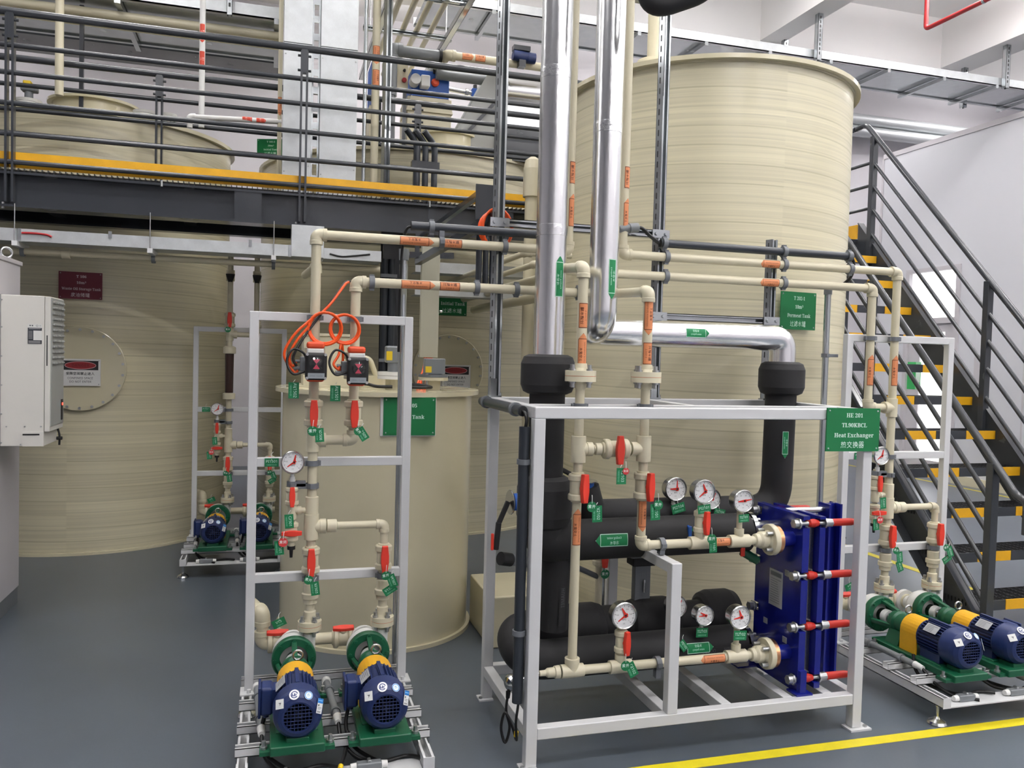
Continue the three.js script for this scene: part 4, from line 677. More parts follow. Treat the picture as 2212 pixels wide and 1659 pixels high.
function suction(w, ox, oz) {              // suction header behind the pumps
  const z = oz - .06, t = thing('suction_header', 'beige suction pipe behind the pumps of the ' + w + ' skid', 'pipe'), y = .3;
  for (const x of [ox + .2, ox + .51]) part(t, 'pipe_length', cy([x, y, oz - .07], [x, y, oz - .03], .026, .026, 20), M.pp);
  pipeRun(t, [[ox + .62, y, z - .05], [ox + .07, y, z - .05], [ox + .07, y + .13, z - .05], [ox + .02, y + .13, z - .22]], .026);
  for (const x of [ox + .2, ox + .51]) tee(t, [x, y, z - .05], [1, 0, 0], [0, 0, 1], .026);
  for (const [i, x] of [[0, ox + .135], [1, ox + .42]]) { valve('red-handled suction valve behind the ' + (i ? 'right' : 'left') + ' pump of the ' + w + ' skid', [x, y, z - .05], [1, 0, 0], .024, [0, .9, .44], true, undefined, .8); }
  tag('green tag lying on the suction valve of the ' + w + ' skid', tagPrint('V15', '180010'), [ox + .14, y + .1, z + .0], 0, .4);
}
// front skid
{
  const ox = -.09, oz = -3.625, w = 'front'; skidFrame('in the foreground left', ox, oz);
  const k = skidPipes(w, ox, oz, 2.08, { gauge: 'dial gauge beside the green plate PI1501 on the front skid' }), { t, z, xm } = k, x2 = .343;
  pump('blue and green motor pump on the left of the front skid', ox + .2, z); pump('blue and green motor pump on the right of the front skid', ox + .51, z);
  tee(t, [xm, 1.215, z], UP, [1, 0, 0], PR);
  pipeRun(t, [[xm + .04, 1.215, z], [x2, 1.215, z], [x2, 1.28, z]], PR);
  pipeRun(t, [[xm, 1.39, z], [xm, 2.085, z], [1.305, 2.085, z], [1.305, 3.9, z]], PR);
  for (const x of [.71, 1.0]) clamp(t, [x, 2.085, z], [1, 0, 0], PR, [0, x < .9 ? 1 : -.001, x < .9 ? 0 : -1], .03);
  clamp(t, [xm, 1.735, z], UP, PR, [0, 0, -1], .013);
  arrow(t, [.6, 2.085, z], [1, 0, 0], [0, -.25, 1], PR, P.flow, .15); arrow(t, [.755, 2.085, z], [1, 0, 0], [0, -.25, 1], PR, P.dest, .09);
  arrow(t, [1.305, 2.27, z], [0, 1, 0], [.6, 0, 1], PR, P.flow, .15); arrow(t, [1.305, 2.44, z], [0, 1, 0], [.6, 0, 1], PR, P.dest, .1);
  const b = thing('feed_pipe', 'lower beige pipe running from the front skid to the exchanger', 'pipe');
  pipeRun(b, [[x2, 1.38, z], [x2, 1.895, z], [1.49, 1.895, z], [1.49, 1.875, -3.1], [1.49, 1.55, -3.1]], PR);
  clamp(b, [x2, 1.735, z], UP, PR, [0, 0, -1], .013); clamp(b, [.41, 1.895, z], [1, 0, 0], PR, [0, 0, -1], .02);
  for (const x of [.875, 1.06, 1.36]) clamp(b, [x, 1.895, z], [1, 0, 0], PR, [0, 0, -1], .02);
  arrow(b, [.61, 1.895, z], [1, 0, 0], [0, -.1, 1], PR, P.flow, .15); arrow(b, [.75, 1.895, z], [1, 0, 0], [0, -.1, 1], PR, P.dest, .09);
  arrow(b, [1.49, 1.77, -3.1], [0, -1, 0], [-.2, 0, 1], PR, P.flow, .15); arrow(b, [1.49, 1.62, -3.1], [0, -1, 0], [-.2, 0, 1], PR, P.dest, .09);
  valve('red-handled valve below the left actuator of the front skid', [xm, 1.33, z], UP, PR, [0, 0, 1]); valve('red-handled valve below the right actuator of the front skid', [x2, 1.33, z], UP, PR, [0, 0, 1]);
  actuator('left actuator with orange caps and a black switch box under the orange coils', xm, 1.55, z); actuator('right actuator with orange caps and a black switch box', x2, 1.535, z);
  skidTags(w, k, '180010-01', ['V1503', 'V1507', 'V1505', 'C1501', 'D1501', 'PI1501']);
  roundTag('green status disc under the valve of the left actuator', P.open, [xm - .006, 1.262, z + .09], .021, .1); tag('green tag V1508 under the valve of the left actuator', tagPrint('V1508'), [xm + .022, 1.245, z + .086], 0, -1.5);
  tag('green tag V1509 slanting under the valve of the right actuator', tagPrint('V1509'), [x2 + .03, 1.25, z + .09], 0, -1.0); roundTag('green status disc slanting under the valve of the right actuator', P.open, [x2 + .012, 1.262, z + .094], .018, -.8);
  tag('green tag AV1502 beside the left actuator', tagPrint('AV1502'), [xm - .085, 1.43, z + .09], 0, -1.57, .066, .042); tag('green tag AV1501 beside the right actuator', tagPrint('AV1501'), [x2 - .085, 1.42, z + .09], 0, -1.57, .066, .042);
  skidWiring(w, ox, oz); suction(w, ox, oz);
  // orange air hoses
  const coil = (lab, cx, cyy, cz, r, n, sgn) => { const t2 = thing('hose_coil', lab, 'hose'), p = []; for (let i = 0; i <= n * 24; i++) { const a = sgn * i / 24 * 2 * Math.PI + 1.4; p.push([cx + (r - .0035 * Math.sin(i * .13)) * Math.cos(a), cyy + (r - .0035 * Math.sin(i * .13)) * Math.sin(a), cz + .0075 * i / 24]); } part(t2, 'coil', tube(p, .0058, 8), M.orange); return t2; };
  const c1 = coil('larger coil of orange air hose above the left actuator', .213, 1.69, z + .06, .066, 2, 1), c2 = coil('smaller coil of orange air hose above the right actuator', .295, 1.69, z + .05, .06, 2, -1);
  part(c1, 'lead', [tube(curve([[.2, 1.755, z + .06], [.24, 1.80, z + .05], [.275, 1.85, z + .03], [.3, 1.885, z + .0], [.315, 1.895, z - .04]]), .0055, 8), tube(curve([[.155, 1.725, z + .07], [.09, 1.66, z + .08], [.05, 1.58, z + .08], [.07, 1.53, z + .08], [.1, 1.5, z + .08], [.105, 1.52, z + .076]]), .0055, 8), tube(curve([[.15, 1.70, z + .075], [.09, 1.62, z + .085], [.07, 1.56, z + .085], [.085, 1.53, z + .08], [.1, 1.548, z + .076]]), .0055, 8)], M.orange);
  part(c2, 'lead', [tube(curve([[.28, 1.63, z + .06], [.27, 1.58, z + .07], [.25, 1.54, z + .08], [.27, 1.52, z + .08], [.275, 1.535, z + .076]]), .0055, 8), tube(curve([[.285, 1.63, z + .06], [.29, 1.56, z + .05], [.28, 1.52, z + .06], [.27, 1.505, z + .075]]), .0055, 8)], M.orange);
  single('signal_cable', 'black signal cable running up beside the orange hoses', 'cable', tube(curve([[.1, 1.53, z + .1], [.085, 1.56, z + .1], [.11, 1.62, z + .09], [.19, 1.74, z + .05], [.25, 1.82, z + .04], [.3, 1.893, z - .02], [.32, 1.9, z - .06], [.4, 1.905, z - .08]]), .005, 8), M.cable);
  for (const [i, x] of [[0, xm], [1, x2]]) single('signal_cable', 'black cable loop beside the ' + (i ? 'right' : 'left') + ' actuator', 'cable', tube(curve([[x - .043, 1.51, z + .14], [x - .09, 1.5, z + .15], [x - .115, 1.55, z + .14], [x - .09, 1.6, z + .13], [x - .05, 1.585, z + .13], [x - .035, 1.55, z + .12]]), .005, 8), M.cable);
  const cable = thing('hanging_cable', 'black motor cable loop with a yellow band lying on the front skid', 'cable'); part(cable, 'cable', tube(curve([[.3, .155, -3.1], [.28, .12, -3.0], [.26, .11, -2.93], [.25, .1, -2.9]]), .0075, 8), M.cable); part(cable, 'band', cy([.262, .111, -2.935], [.256, .106, -2.917], .0095, .0095, 10), M.tie, 'yellow band');
  // thin steel conduit standing behind the frame
  const g = thing('steel_conduit', 'thin galvanised conduit standing behind the front skid frame', 'conduit'); part(g, 'tube', cy([.575, .02, -3.76], [.575, 2.03, -3.76], .0165, .0165, 18), M.galv); part(g, 'coupling', cy([.575, 1.93, -3.76], [.575, 2.0, -3.76], .0195, .0195, 18), M.galv); part(g, 'cap', [cy([.575, 2.02, -3.76], [.575, 2.07, -3.76], .022, .024, 16)], M.conduit); part(g, 'base', [cy([.575, 0, -3.76], [.575, .03, -3.76], .03, .022, 16)], M.conduit);
}
// right skid
{
  const ox = 2.872, oz = -3.62, w = 'right'; skidFrame('right of the exchanger beside the stair', ox, oz);
  const k = skidPipes(w, ox, oz, 2.08, { gauge: 'dial gauge half hidden behind the exchanger sign', union: 1.42 }), { t, z, xm } = k, x2 = 2.985;
  pump('blue and green motor pump on the left of the right skid', ox + .2, z, 1); pump('blue and green motor pump on the right of the right skid, nearest the stair', ox + .51, z, 1);
  tee(t, [xm, 1.375, z], UP, [-1, 0, 0], PR);
  pipeRun(t, [[xm, 1.42, z], [xm, 2.085, z], [1.575, 2.085, z], [1.575, 3.9, z]], PR);
  clamp(t, [xm, 1.735, z], UP, PR, [0, 0, -1], .013);
  for (const x of [1.8, 2.45, 2.84]) clamp(t, [x, 2.085, z], [1, 0, 0], PR, [0, 0, -1], .03);
  arrow(t, [2.36, 2.085, z], [-1, 0, 0], [0, -.2, 1], PR, P.flow, .11); arrow(t, [xm, 1.57, z], [0, 1, 0], [-.1, 0, 1], PR, P.flow, .16);
  arrow(t, [1.575, 2.27, z], [0, 1, 0], [.6, 0, 1], PR, P.flow, .15); arrow(t, [1.575, 2.44, z], [0, 1, 0], [.6, 0, 1], PR, P.dest, .1);
  const b = thing('return_pipe', 'lower beige pipe running from the right skid to the exchanger', 'pipe');
  pipeRun(b, [[xm - .04, 1.375, z], [x2, 1.375, z], [x2, 1.993, z], [1.2, 1.993, z], [1.2, 1.96, -3.1], [1.2, 1.55, -3.1]], PR);
  clamp(b, [x2, 1.735, z], UP, PR, [0, 0, -1], .013); for (const x of [1.8, 2.45]) clamp(b, [x, 1.993, z], [1, 0, 0], PR, [0, 0, -1], .03);
  arrow(b, [2.36, 1.993, z], [-1, 0, 0], [0, -.2, 1], PR, P.flow, .11); arrow(b, [x2, 1.57, z], [0, 1, 0], [-.1, 0, 1], PR, P.flow, .16);
  arrow(b, [1.2, 1.62, -3.1], [0, 1, 0], [.0, 0, 1], PR, P.flow, .15); arrow(b, [1.2, 1.765, -3.1], [0, 1, 0], [.0, 0, 1], PR, P.dest, .1);
  skidTags(w, k, '180010-02', ['V2203', 'V2205', 'V2206', 'C2201', 'D2201', 'PI2201']);
  tag('green tag V2203 slanting low on the left riser of the right skid', tagPrint('V2202', '180010-02'), [xm + .04, .545, z + .06], 0, -1.2);
  skidWiring(w, ox, oz); suction(w, ox, oz);
  const g = thing('steel_conduit', 'galvanised conduit standing left of the right skid frame', 'conduit'); part(g, 'tube', cy([2.80, .0, -3.68], [2.80, 1.98, -3.68], .0165, .0165, 18), M.galv); part(g, 'clip', [lathe([2.80, 1.63, -3.68], UP, [[.0165, 0], [.022, 0], [.022, .02], [.0165, .02]], 16), bx(2.79, 2.86, 1.632, 1.648, -3.668, -3.656)], M.grey); part(g, 'cap', cy([2.80, 1.96, -3.68], [2.80, 2.0, -3.68], .021, .021, 14), M.conduit);
}
// rear skid under the walkway
{
  const ox = -.575, oz = -6.73, w = 'rear'; skidFrame('far back between two big tanks', ox, oz);
  const k = skidPipes(w, ox, oz, 2.2, { gauge: 'small dial gauge on the rear skid in front of the waste oil tank', union: 1.2 }), { t, z, xm } = k, x2 = ox + .46;
  pump('blue and green motor pump on the left of the rear skid', ox + .2, z); pump('blue and green motor pump on the right of the rear skid', ox + .51, z);
  const s = part(t, 'sight_tube', lathe([xm, 1.2, z], UP, [[.028, 0], [.046, .002], [.046, .03], [.038, .034], [.03, .05], [.033, .36], [.046, .37], [.046, .40], [.03, .403]], 24), M.brown, 'dark brown sight tube');
  part(t, 'tube_collar', [lathe([xm, 1.2, z], UP, [[.028, 0], [.047, .002], [.047, .045], [.03, .05]], 24), lathe([xm, 1.55, z], UP, [[.03, 0], [.047, .004], [.047, .05], [.03, .06]], 24)], M.ppDark);
  tee(t, [xm, 1.7, z], UP, [1, 0, 0], PR);
  pipeRun(t, [[xm + .04, 1.7, z], [x2, 1.7, z], [x2, 1.76, z]], .0195);
  for (const x of [xm, x2]) { parts(t, 'pipe_length', [cy([x, 1.6, z], [x, 1.76, z], PR, PR, 20), cy([x, 1.85, z], [x, 2.3, z], PR, PR, 20)].slice(x === xm ? 0 : 1), M.pp); coupling(t, [x, 2.15, z], UP, PR, .09, 1.5); part(t, 'funnel', lathe([x, 2.1, z + .03], UP, [[.015, 0], [.03, .04], [.034, .06], [0, .06]], 16), M.rubber); }
  valve('dark red valve high on the left riser of the rear skid', [xm, 1.81, z], UP, PR, [0, 0, 1]); valve('dark red valve high on the right riser of the rear skid', [x2, 1.81, z], UP, PR, [0, 0, 1]);
  skidTags(w, k, '180010-03', ['V1603', 'V1607', 'V1605', 'C1601', 'D1601', 'PI1601']);
  roundTag('green status disc on the high left valve of the rear skid', P.open, [xm - .01, 1.735, z + .09], .022);
  skidWiring(w, ox, oz); suction(w, ox, oz);
}

// ---------------------------------------------------------------- heat exchanger rack
const HX0 = .962, HX1 = 2.505, HZ0 = -2.975, HZ1 = -3.635;
{
  const s = .046, h = s / 2, T = 1.405, B = .158, t = thing('exchanger_frame', 'white square-tube frame carrying the heat exchanger', 'frame');
  for (const x of [HX0 + h, HX1 - h]) for (const z of [HZ0, HZ1]) { part(t, 'leg', bx(x - h, x + h, .008, T - s + .001, z - h, z + h, .004), M.white); part(t, 'foot_plate', [bx(x - h - .02, x + h + (x > 2 ? .04 : .0), 0, .008, z - h, z + h + .02)], M.white); part(t, 'foot_bolt', lathe([x + (x > 2 ? .045 : -.033), .008, z + .02], UP, [[0, 0], [.009, 0], [.009, .008], [0, .008]], 6), M.bolt); }
  for (const z of [HZ0, HZ1]) { part(t, 'top_beam', bx(HX0, HX1, T - s, T, z - h, z + h, .005), M.white); part(t, 'bottom_beam', bx(HX0 + s, HX1 - s, B - s, B, z - h + .001, z + h - .001, .004), M.white); }
  for (const x of [HX0 + h, HX1 - h]) { part(t, 'top_beam', bx(x - h + .001, x + h - .001, T - s, T - .001, HZ1 + h, HZ0 - h, .003), M.white); part(t, 'bottom_beam', bx(x - h + .001, x + h - .001, B - s, B - .001, HZ1 + h, HZ0 - h, .003), M.white); }
  for (const x of [1.585, 1.86, 2.16, 2.36]) part(t, 'cross_beam', bx(x - h, x + h, B - s, B - .001, HZ1 + h, HZ0 - h, .003), M.white);
  part(t, 'middle_post', bx(1.562, 1.608, B - .001, .775, HZ0 - h + .001, HZ0 + h - .001, .004), M.white);
  part(t, 'middle_arm', bx(1.563, 1.607, .73, .774, HZ1 + .02, HZ0 - h, .003), M.white);
  part(t, 'middle_post', bx(1.562, 1.608, B - .001, .73, HZ1 - h + .03, HZ1 + h + .03, .004), M.white);
  part(t, 'inner_rail', bx(HX0 + s, HX1 - s, 1.372, 1.404, -3.165, -3.135, .003), M.white); part(t, 'inner_rail', bx(1.72, 1.76, 1.372, 1.404, HZ1 + h, -3.165, .003), M.white);
  sign('green plate reading HE 201 Heat Exchanger on the frame corner', P.he, .268, .185, [2.392, 1.318, HZ0 + h + .008], 0, 0, -.005);
}
{ // the plate exchanger itself
  const t = thing('plate_heat_exchanger', 'dark blue plate heat exchanger with red sleeved tie bolts', 'heat exchanger');
  const notched = (y0, y1, z0, z1) => { const o = [], ys = [.215, .445, .67, .9]; o.push([z0, y0], [z1, y0]); const side = (z, sgn, list) => { for (const y of list) o.push([z, y - sgn * .018], [z - Math.sign(z) * 0 + (z === z1 ? -.035 : .035), y - sgn * .018], [z === z1 ? z - .035 : z + .035, y + sgn * .018], [z, y + sgn * .018]); }; side(z1, 1, ys); o.push([z1, y1], [z0, y1]); side(z0, -1, [...ys].reverse()); return o; };
  // outline in (-z, y); the plate grows along +x
  const plate = (x, w, y0, y1, za, zb) => slab(notched(y0, y1, -zb, -za).map(([a, b]) => [a, b]), w, [x, 0, 0], [0, 0, -1], [0, 1, 0], .002);
  part(t, 'frame_plate', plate(2.22, .034, .158, .935, -3.37, -3.02), M.blue);
  part(t, 'foot', [bx(2.195, 2.275, .158, .166, -3.06, -2.985), bx(2.222, 2.252, .158, .26, -3.045, -3.0)], M.blue); part(t, 'foot', [bx(2.12, 2.275, .158, .166, -3.41, -3.33), bx(2.222, 2.252, .158, .26, -3.4, -3.35)], M.blue);
  part(t, 'pressure_plate', plate(2.305, .03, .172, .93, -3.37, -3.02), M.blue);
  for (let i = 0; i < 10; i++) part(t, 'heat_plate', bx(2.257 + i * .0046, 2.2595 + i * .0046, .19, .91, -3.335, -3.055), M.steel);
  part(t, 'guide_column', [bx(2.455, 2.465, .158, .955, -3.235, -3.155), bx(2.515, 2.525, .158, .955, -3.235, -3.155), bx(2.465, 2.515, .158, .955, -3.2, -3.19)], M.blue);
  part(t, 'guide_bar', [cy([2.25, .925, -3.195], [2.46, .925, -3.195], .014, .014, 14), cy([2.25, .175, -3.195], [2.46, .175, -3.195], .012, .012, 14)], M.steel);
  for (const z of [-3.036, -3.354]) for (const y of [.215, .445, .67, .9]) {
    const b = part(t, 'tie_bolt', [cy([2.195, y, z], [2.48, y, z], .0095, .0095, 12), lathe([2.18, y, z], [1, 0, 0], [[0, 0], [.02, 0], [.02, .022], [.025, .022], [.025, .03], [.0095, .03]], 6), lathe([2.335, y, z], [1, 0, 0], [[0, 0], [.024, 0], [.024, .008], [.019, .008], [.019, .04], [0, .04]], 6)], M.bolt);
    part(b, 'red_sleeve', lathe([2.254, y, z], [1, 0, 0], [[.01, 0], [.017, .008], [.019, .03], [.013, .052], [.0095, .052]], 16), M.redRod, 'red plastic sleeve'); part(b, 'red_sleeve', lathe([2.375, y, z], [1, 0, 0], [[.01, 0], [.0165, .001], [.0165, .1], [.013, .118], [0, .122]], 16), M.redRod, 'red plastic sleeve');
  }
  const nozzle = (y, z, c) => { const n = part(t, 'nozzle', [cy([2.155, y, z], [2.222, y, z], .034, .034, 22), lathe([2.145, y, z], [1, 0, 0], [[0, 0], [.05, 0], [.05, .012], [.034, .014]], 28)], c); return n; };
  for (const y of [.82, .314]) { nozzle(y, -3.1, M.blue); part(t, 'joint_ring', lathe([2.128, y, -3.1], [1, 0, 0], [[0, 0], [.062, 0], [.062, .018], [0, .018]], 32), M.copper); nozzle(y === .82 ? .83 : .30, -3.29, M.steel); part(t, 'joint_ring', lathe([2.115, y === .82 ? .83 : .30, -3.29], [1, 0, 0], [[0, 0], [.075, 0], [.075, .02], [0, .02]], 32), M.steel); parts(t, 'joint_bolt', bolts([2.12, y === .82 ? .83 : .30, -3.29], [1, 0, 0], .06, 4, .009, .07, .7), M.bolt); }
  part(t, 'rating_plate', facing(plateGeo(.1, .165, .002, P.plate), [2.2185, .57, -3.2], -Math.PI / 2), M.print);
  part(t, 'mark_plate', [[.66, -3.12], [.36, -3.12], [.40, -3.27]].map(([y, z]) => facing(plateGeo(.03, .026, .002, P.name), [2.2185, y, z], -Math.PI / 2)), M.print);
}
{ // beige process pipes in the rack
  const z = -3.1, f = V(0, 0, 1);
  const a = thing('process_pipe', 'left beige pipe dropping through the rack to the lower exchanger port', 'pipe');
  flange(a, [1.2, 1.522, z], UP, .063, .021, PR);
  part(a, 'pipe_length', cy([1.2, 1.12, z], [1.2, 1.5, z], PR * .93, PR * .93, 22), M.pp); part(a, 'pipe_length', cy([1.2, .36, z], [1.2, 1.02, z], PR * .93, PR * .93, 22), M.pp);
  clamp(a, [1.2, 1.4, z], UP, PR, [0, 0, -1], .016); tee(a, [1.2, 1.225, z], UP, [1, 0, 0], PR * 1.1, .019);
  tee(a, [1.2, .314, z], [1, 0, 0], UP, PR);
  part(a, 'pipe_length', cy([1.25, .314, z], [2.05, .314, z], PR * .93, PR * .93, 22), M.pp);
  part(a, 'reducer', lathe([1.145, .314, z], [-1, 0, 0], [[PR * 1.3, 0], [PR * 1.2, .02], [PR, .022], [PR * .93, .05], [PR * .6, .06], [PR * .55, .085], [0, .086]], 22), M.ppDark);
  tee(a, [1.415, .314, z], [1, 0, 0], UP, PR, .016); tee(a, [1.96, .314, z], [1, 0, 0], UP, PR, .014);
  parts(a, 'pipe_length', [cy([1.415, .36, z], [1.415, .5, z], .0145, .0145, 16), cy([1.96, .36, z], [1.96, .45, z], .0125, .0125, 16)], M.pp);
  part(a, 'stub_end', lathe([2.03, .314, z], [1, 0, 0], [[PR, 0], [PR * 1.35, .004], [PR * 1.45, .02], [PR * 1.8, .03], [PR * 1.85, .052], [PR * 1.7, .06], [PR * 2.1, .072]], 24), M.ppDark);
  part(a, 'end_flange', [lathe([2.1, .314, z], [1, 0, 0], [[0, 0], [.066, 0], [.068, .003], [.068, .024], [0, .026]], 36)], M.ppDark); parts(a, 'bolt', bolts([2.11, .314, z], [1, 0, 0], .05, 4, .009, .08, .8), M.bolt);
  arrow(a, [1.2, .94 - .03, z], [0, 1, 0], [-.05, 0, 1], PR * .93, P.flow, .15); arrow(a, [1.84, .314, z], [-1, 0, 0], [0, .1, 1], PR * .93, P.flow, .12);
  clamp(a, [1.585, .314, z], [1, 0, 0], PR, [0, -1, 0], .04);
  const b = thing('process_pipe', 'right beige pipe dropping through the rack to the upper exchanger port', 'pipe');
  flange(b, [1.49, 1.522, z], UP, .063, .021, PR);
  part(b, 'pipe_length', cy([1.49, 1.12, z], [1.49, 1.5, z], PR * .93, PR * .93, 22), M.pp); clamp(b, [1.49, 1.4, z], UP, PR, [0, 0, -1], .012); tee(b, [1.49, 1.225, z], UP, [-1, 0, 0], PR * 1.1, .019);
  pipeRun(b, [[1.49, 1.02, z], [1.49, .82, z], [2.05, .82, z]], PR * .93);
  tee(b, [1.765, .82, z], [1, 0, 0], UP, PR, .016); tee(b, [1.955, .82, z], [1, 0, 0], UP, PR, .014);
  parts(b, 'pipe_length', [cy([1.765, .86, z], [1.765, 1.0, z], .0145, .0145, 16), cy([1.955, .86, z], [1.955, .955, z], .0125, .0125, 16)], M.pp);
  part(b, 'stub_end', lathe([2.03, .82, z], [1, 0, 0], [[PR, 0], [PR * 1.35, .004], [PR * 1.45, .02], [PR * 1.8, .03], [PR * 1.85, .052], [PR * 1.7, .06], [PR * 2.1, .072]], 24), M.ppDark);
  part(b, 'end_flange', [lathe([2.1, .82, z], [1, 0, 0], [[0, 0], [.066, 0], [.068, .003], [.068, .024], [0, .026]], 36)], M.ppDark); parts(b, 'bolt', bolts([2.11, .82, z], [1, 0, 0], .05, 4, .009, .08, .8), M.bolt);
  arrow(b, [1.49, .945, z], [0, -1, 0], [-.1, 0, 1], PR * .93, P.flow, .13); arrow(b, [1.862, .82, z], [1, 0, 0], [0, .1, 1], PR * .93, P.flow, .12);
  clamp(b, [1.585, .82, z], [1, 0, 0], PR, [0, -1, 0], .02);
  const c = thing('bridge_pipe', 'short beige pipe joining the two drop pipes below the top beam', 'pipe'); parts(c, 'pipe_length', [cy([1.265, 1.225, z], [1.31, 1.225, z], .017, .017, 18), cy([1.42, 1.225, z], [1.43, 1.225, z], .017, .017, 18)], M.pp); coupling(c, [1.285, 1.225, z], [1, 0, 0], .0185, .03);
  valve('red-handled cross valve between the two drop pipes', [1.362, 1.225, z], [1, 0, 0], .021, f, false); tag('green tag V2103 hanging from the cross valve', tagPrint('V2103', '180010-02'), [1.355, 1.125, z + .085], 0, -1.57, .066, .042); roundTag('small red status disc on the cross valve', P.shut, [1.372, 1.145, z + .09], .014);
  valve('red-handled valve on the left drop pipe', [1.2, 1.07, z], UP, PR * .93, [.35, 0, 1]); valve('red-handled valve on the right drop pipe', [1.49, 1.07, z], UP, PR * .93, [.35, 0, 1]);
  for (const [n, x] of [['V2102', 1.2], ['V2101', 1.49]]) { tag('green tag ' + n + ' under its valve in the rack', tagPrint(n, '180010-02'), [x + (x < 1.4 ? .055 : .02), .975, z + .085], 0, -1.53, .066, .042); roundTag('green status disc above tag ' + n, P.open, [x + .03, 1.005, z + .09], .021); }
  valve('red-handled valve below the front upper pressure gauge', [1.765, .91, z], UP, .0145, [.35, 0, 1], true, undefined, .85); valve('red-handled valve below the front lower pressure gauge', [1.415, .42, z], UP, .0145, [.35, 0, 1], true, undefined, .85);
  gauge('dial gauge above the red valve on the upper exchanger pipe', [1.765, 1.043, z + .022], .05, P.dialP, [220, 110], .03); tag('green tag PI2101 under the front upper gauge', tagPrint('PI2101', '180010-02'), [1.765, .97, z + .03], 0, .12, .06, .036);
  gauge('dial thermometer nearest the blue exchanger above', [1.955, .998, z + .022], .048, P.dialT, [10, 185], .03); tag('green tag under the upper thermometer', tagPrint('TI2101', '180010-02'), [1.957, .925, z + .03], 0, .05, .05, .034);
  gauge('large dial gauge on the lower exchanger pipe, left one', [1.415, .535, z + .022], .055, P.dialP, [215, 120], .02);
  gauge('dial thermometer on the lower exchanger pipe, right one', [1.96, .492, z + .022], .05, P.dialT, [190, 110], .03); tag('green tag TI2102 under the lower right thermometer', tagPrint('TI2102', '180010-02'), [1.96, .415, z + .03], 0, -.06, .062, .042);
  gauge('dial gauge at the back of the rack, leftmost of the upper row', [1.813, .996, -3.42], .054, P.dialP, [90, 180], .04); tag('green tag PI2104 under the rear upper gauge', tagPrint('PI2104', '180010-02'), [1.82, .91, -3.4], 0, .25, .068, .044);
  gauge('dial gauge half hidden behind the front upper gauge', [2.0, .945, -3.42], .048, P.dialT, [150, 60], .04); tag('green tag behind the red valve of the upper pipe', tagPrint('TI2104', '180010-02'), [2.03, .885, -3.39], 0, -.2, .058, .036);
  gauge('dial thermometer in front of the lower black pipe', [1.852, .471, -3.19], .044, P.dialT, [185, 150], .04); tag('green tag TI2103 on the lower black pipe', tagPrint('TI2103', '180010-02'), [1.85, .392, -3.2], 0, -.03, .058, .042);
  gauge('dial gauge half hidden behind the middle post', [1.775, .483, -3.3], .048, P.dialP, [200, 60], .04); tag('green tag beside the middle post on the lower black pipe', tagPrint('PI2103', '180010-02'), [1.76, .34, -3.2], 0, -.9, .05, .034); 
  tag('green tag V2104 beside the blue handle', tagPrint('V2104', '180010-02'), [1.8, .83, -3.2], 0, -.7, .06, .036);
  single('blue_lever', 'small blue valve lever in front of the upper black pipe', 'lever', [bx(1.762, 1.78, .79, .87, -3.205, -3.192, .004), cy([1.77, .865, -3.24], [1.77, .865, -3.195], .007, .007, 10)], M.panelBlue);
  tag('green tag C2101 under the front upper valve', tagPrint('C2101', '180010-02'), [1.795, .82, z + .06], 0, -1.5, .06, .036); roundTag('green status disc under the front upper valve', P.open, [1.785, .85, z + .066], .021);
  tag('green tag C2102 under the front lower valve', tagPrint('C2102', '180010-02'), [1.435, .325, z + .07], 0, -1.1, .062, .04); roundTag('green status disc under the front lower valve', P.open, [1.405, .345, z + .075], .021);
  // temperature probe at the left end
  const pr = thing('temperature_probe', 'round steel probe head at the left end of the lower pipe', 'sensor'); part(pr, 'rod', rod([1.06, .314, z], [.95, .295, z + .01], .004, 8), M.steel); part(pr, 'head', lathe([.945, .292, z + .01], [-.9, -.1, .35], [[0, -.02], [.02, -.018], [.034, -.004], [.035, .012], [.028, .024], [.012, .031], [0, .032]], 28), M.steel); part(pr, 'gland', cy([.925, .262, z + .02], [.923, .235, z + .02], .01, .008, 10), M.rubber);
  const pc = thing('probe_cable', 'black probe cable loop with a yellow band hanging outside the left leg', 'cable'); part(pc, 'cable', tube(curve([[.923, .245, z + .02], [.915, .19, z + .03], [.925, .13, z + .05], [.905, .075, z + .06], [.89, .13, z + .05], [.905, .19, z + .05], [.93, .14, z + .07], [.945, .09, z + .08], [.935, .17, z + .1], [.94, .25, z + .11]], 60), .0055, 8), M.cable); part(pc, 'band', cy([.943, .105, z + .078], [.944, .125, z + .082], .009, .009, 10), M.tie, 'yellow band');
}
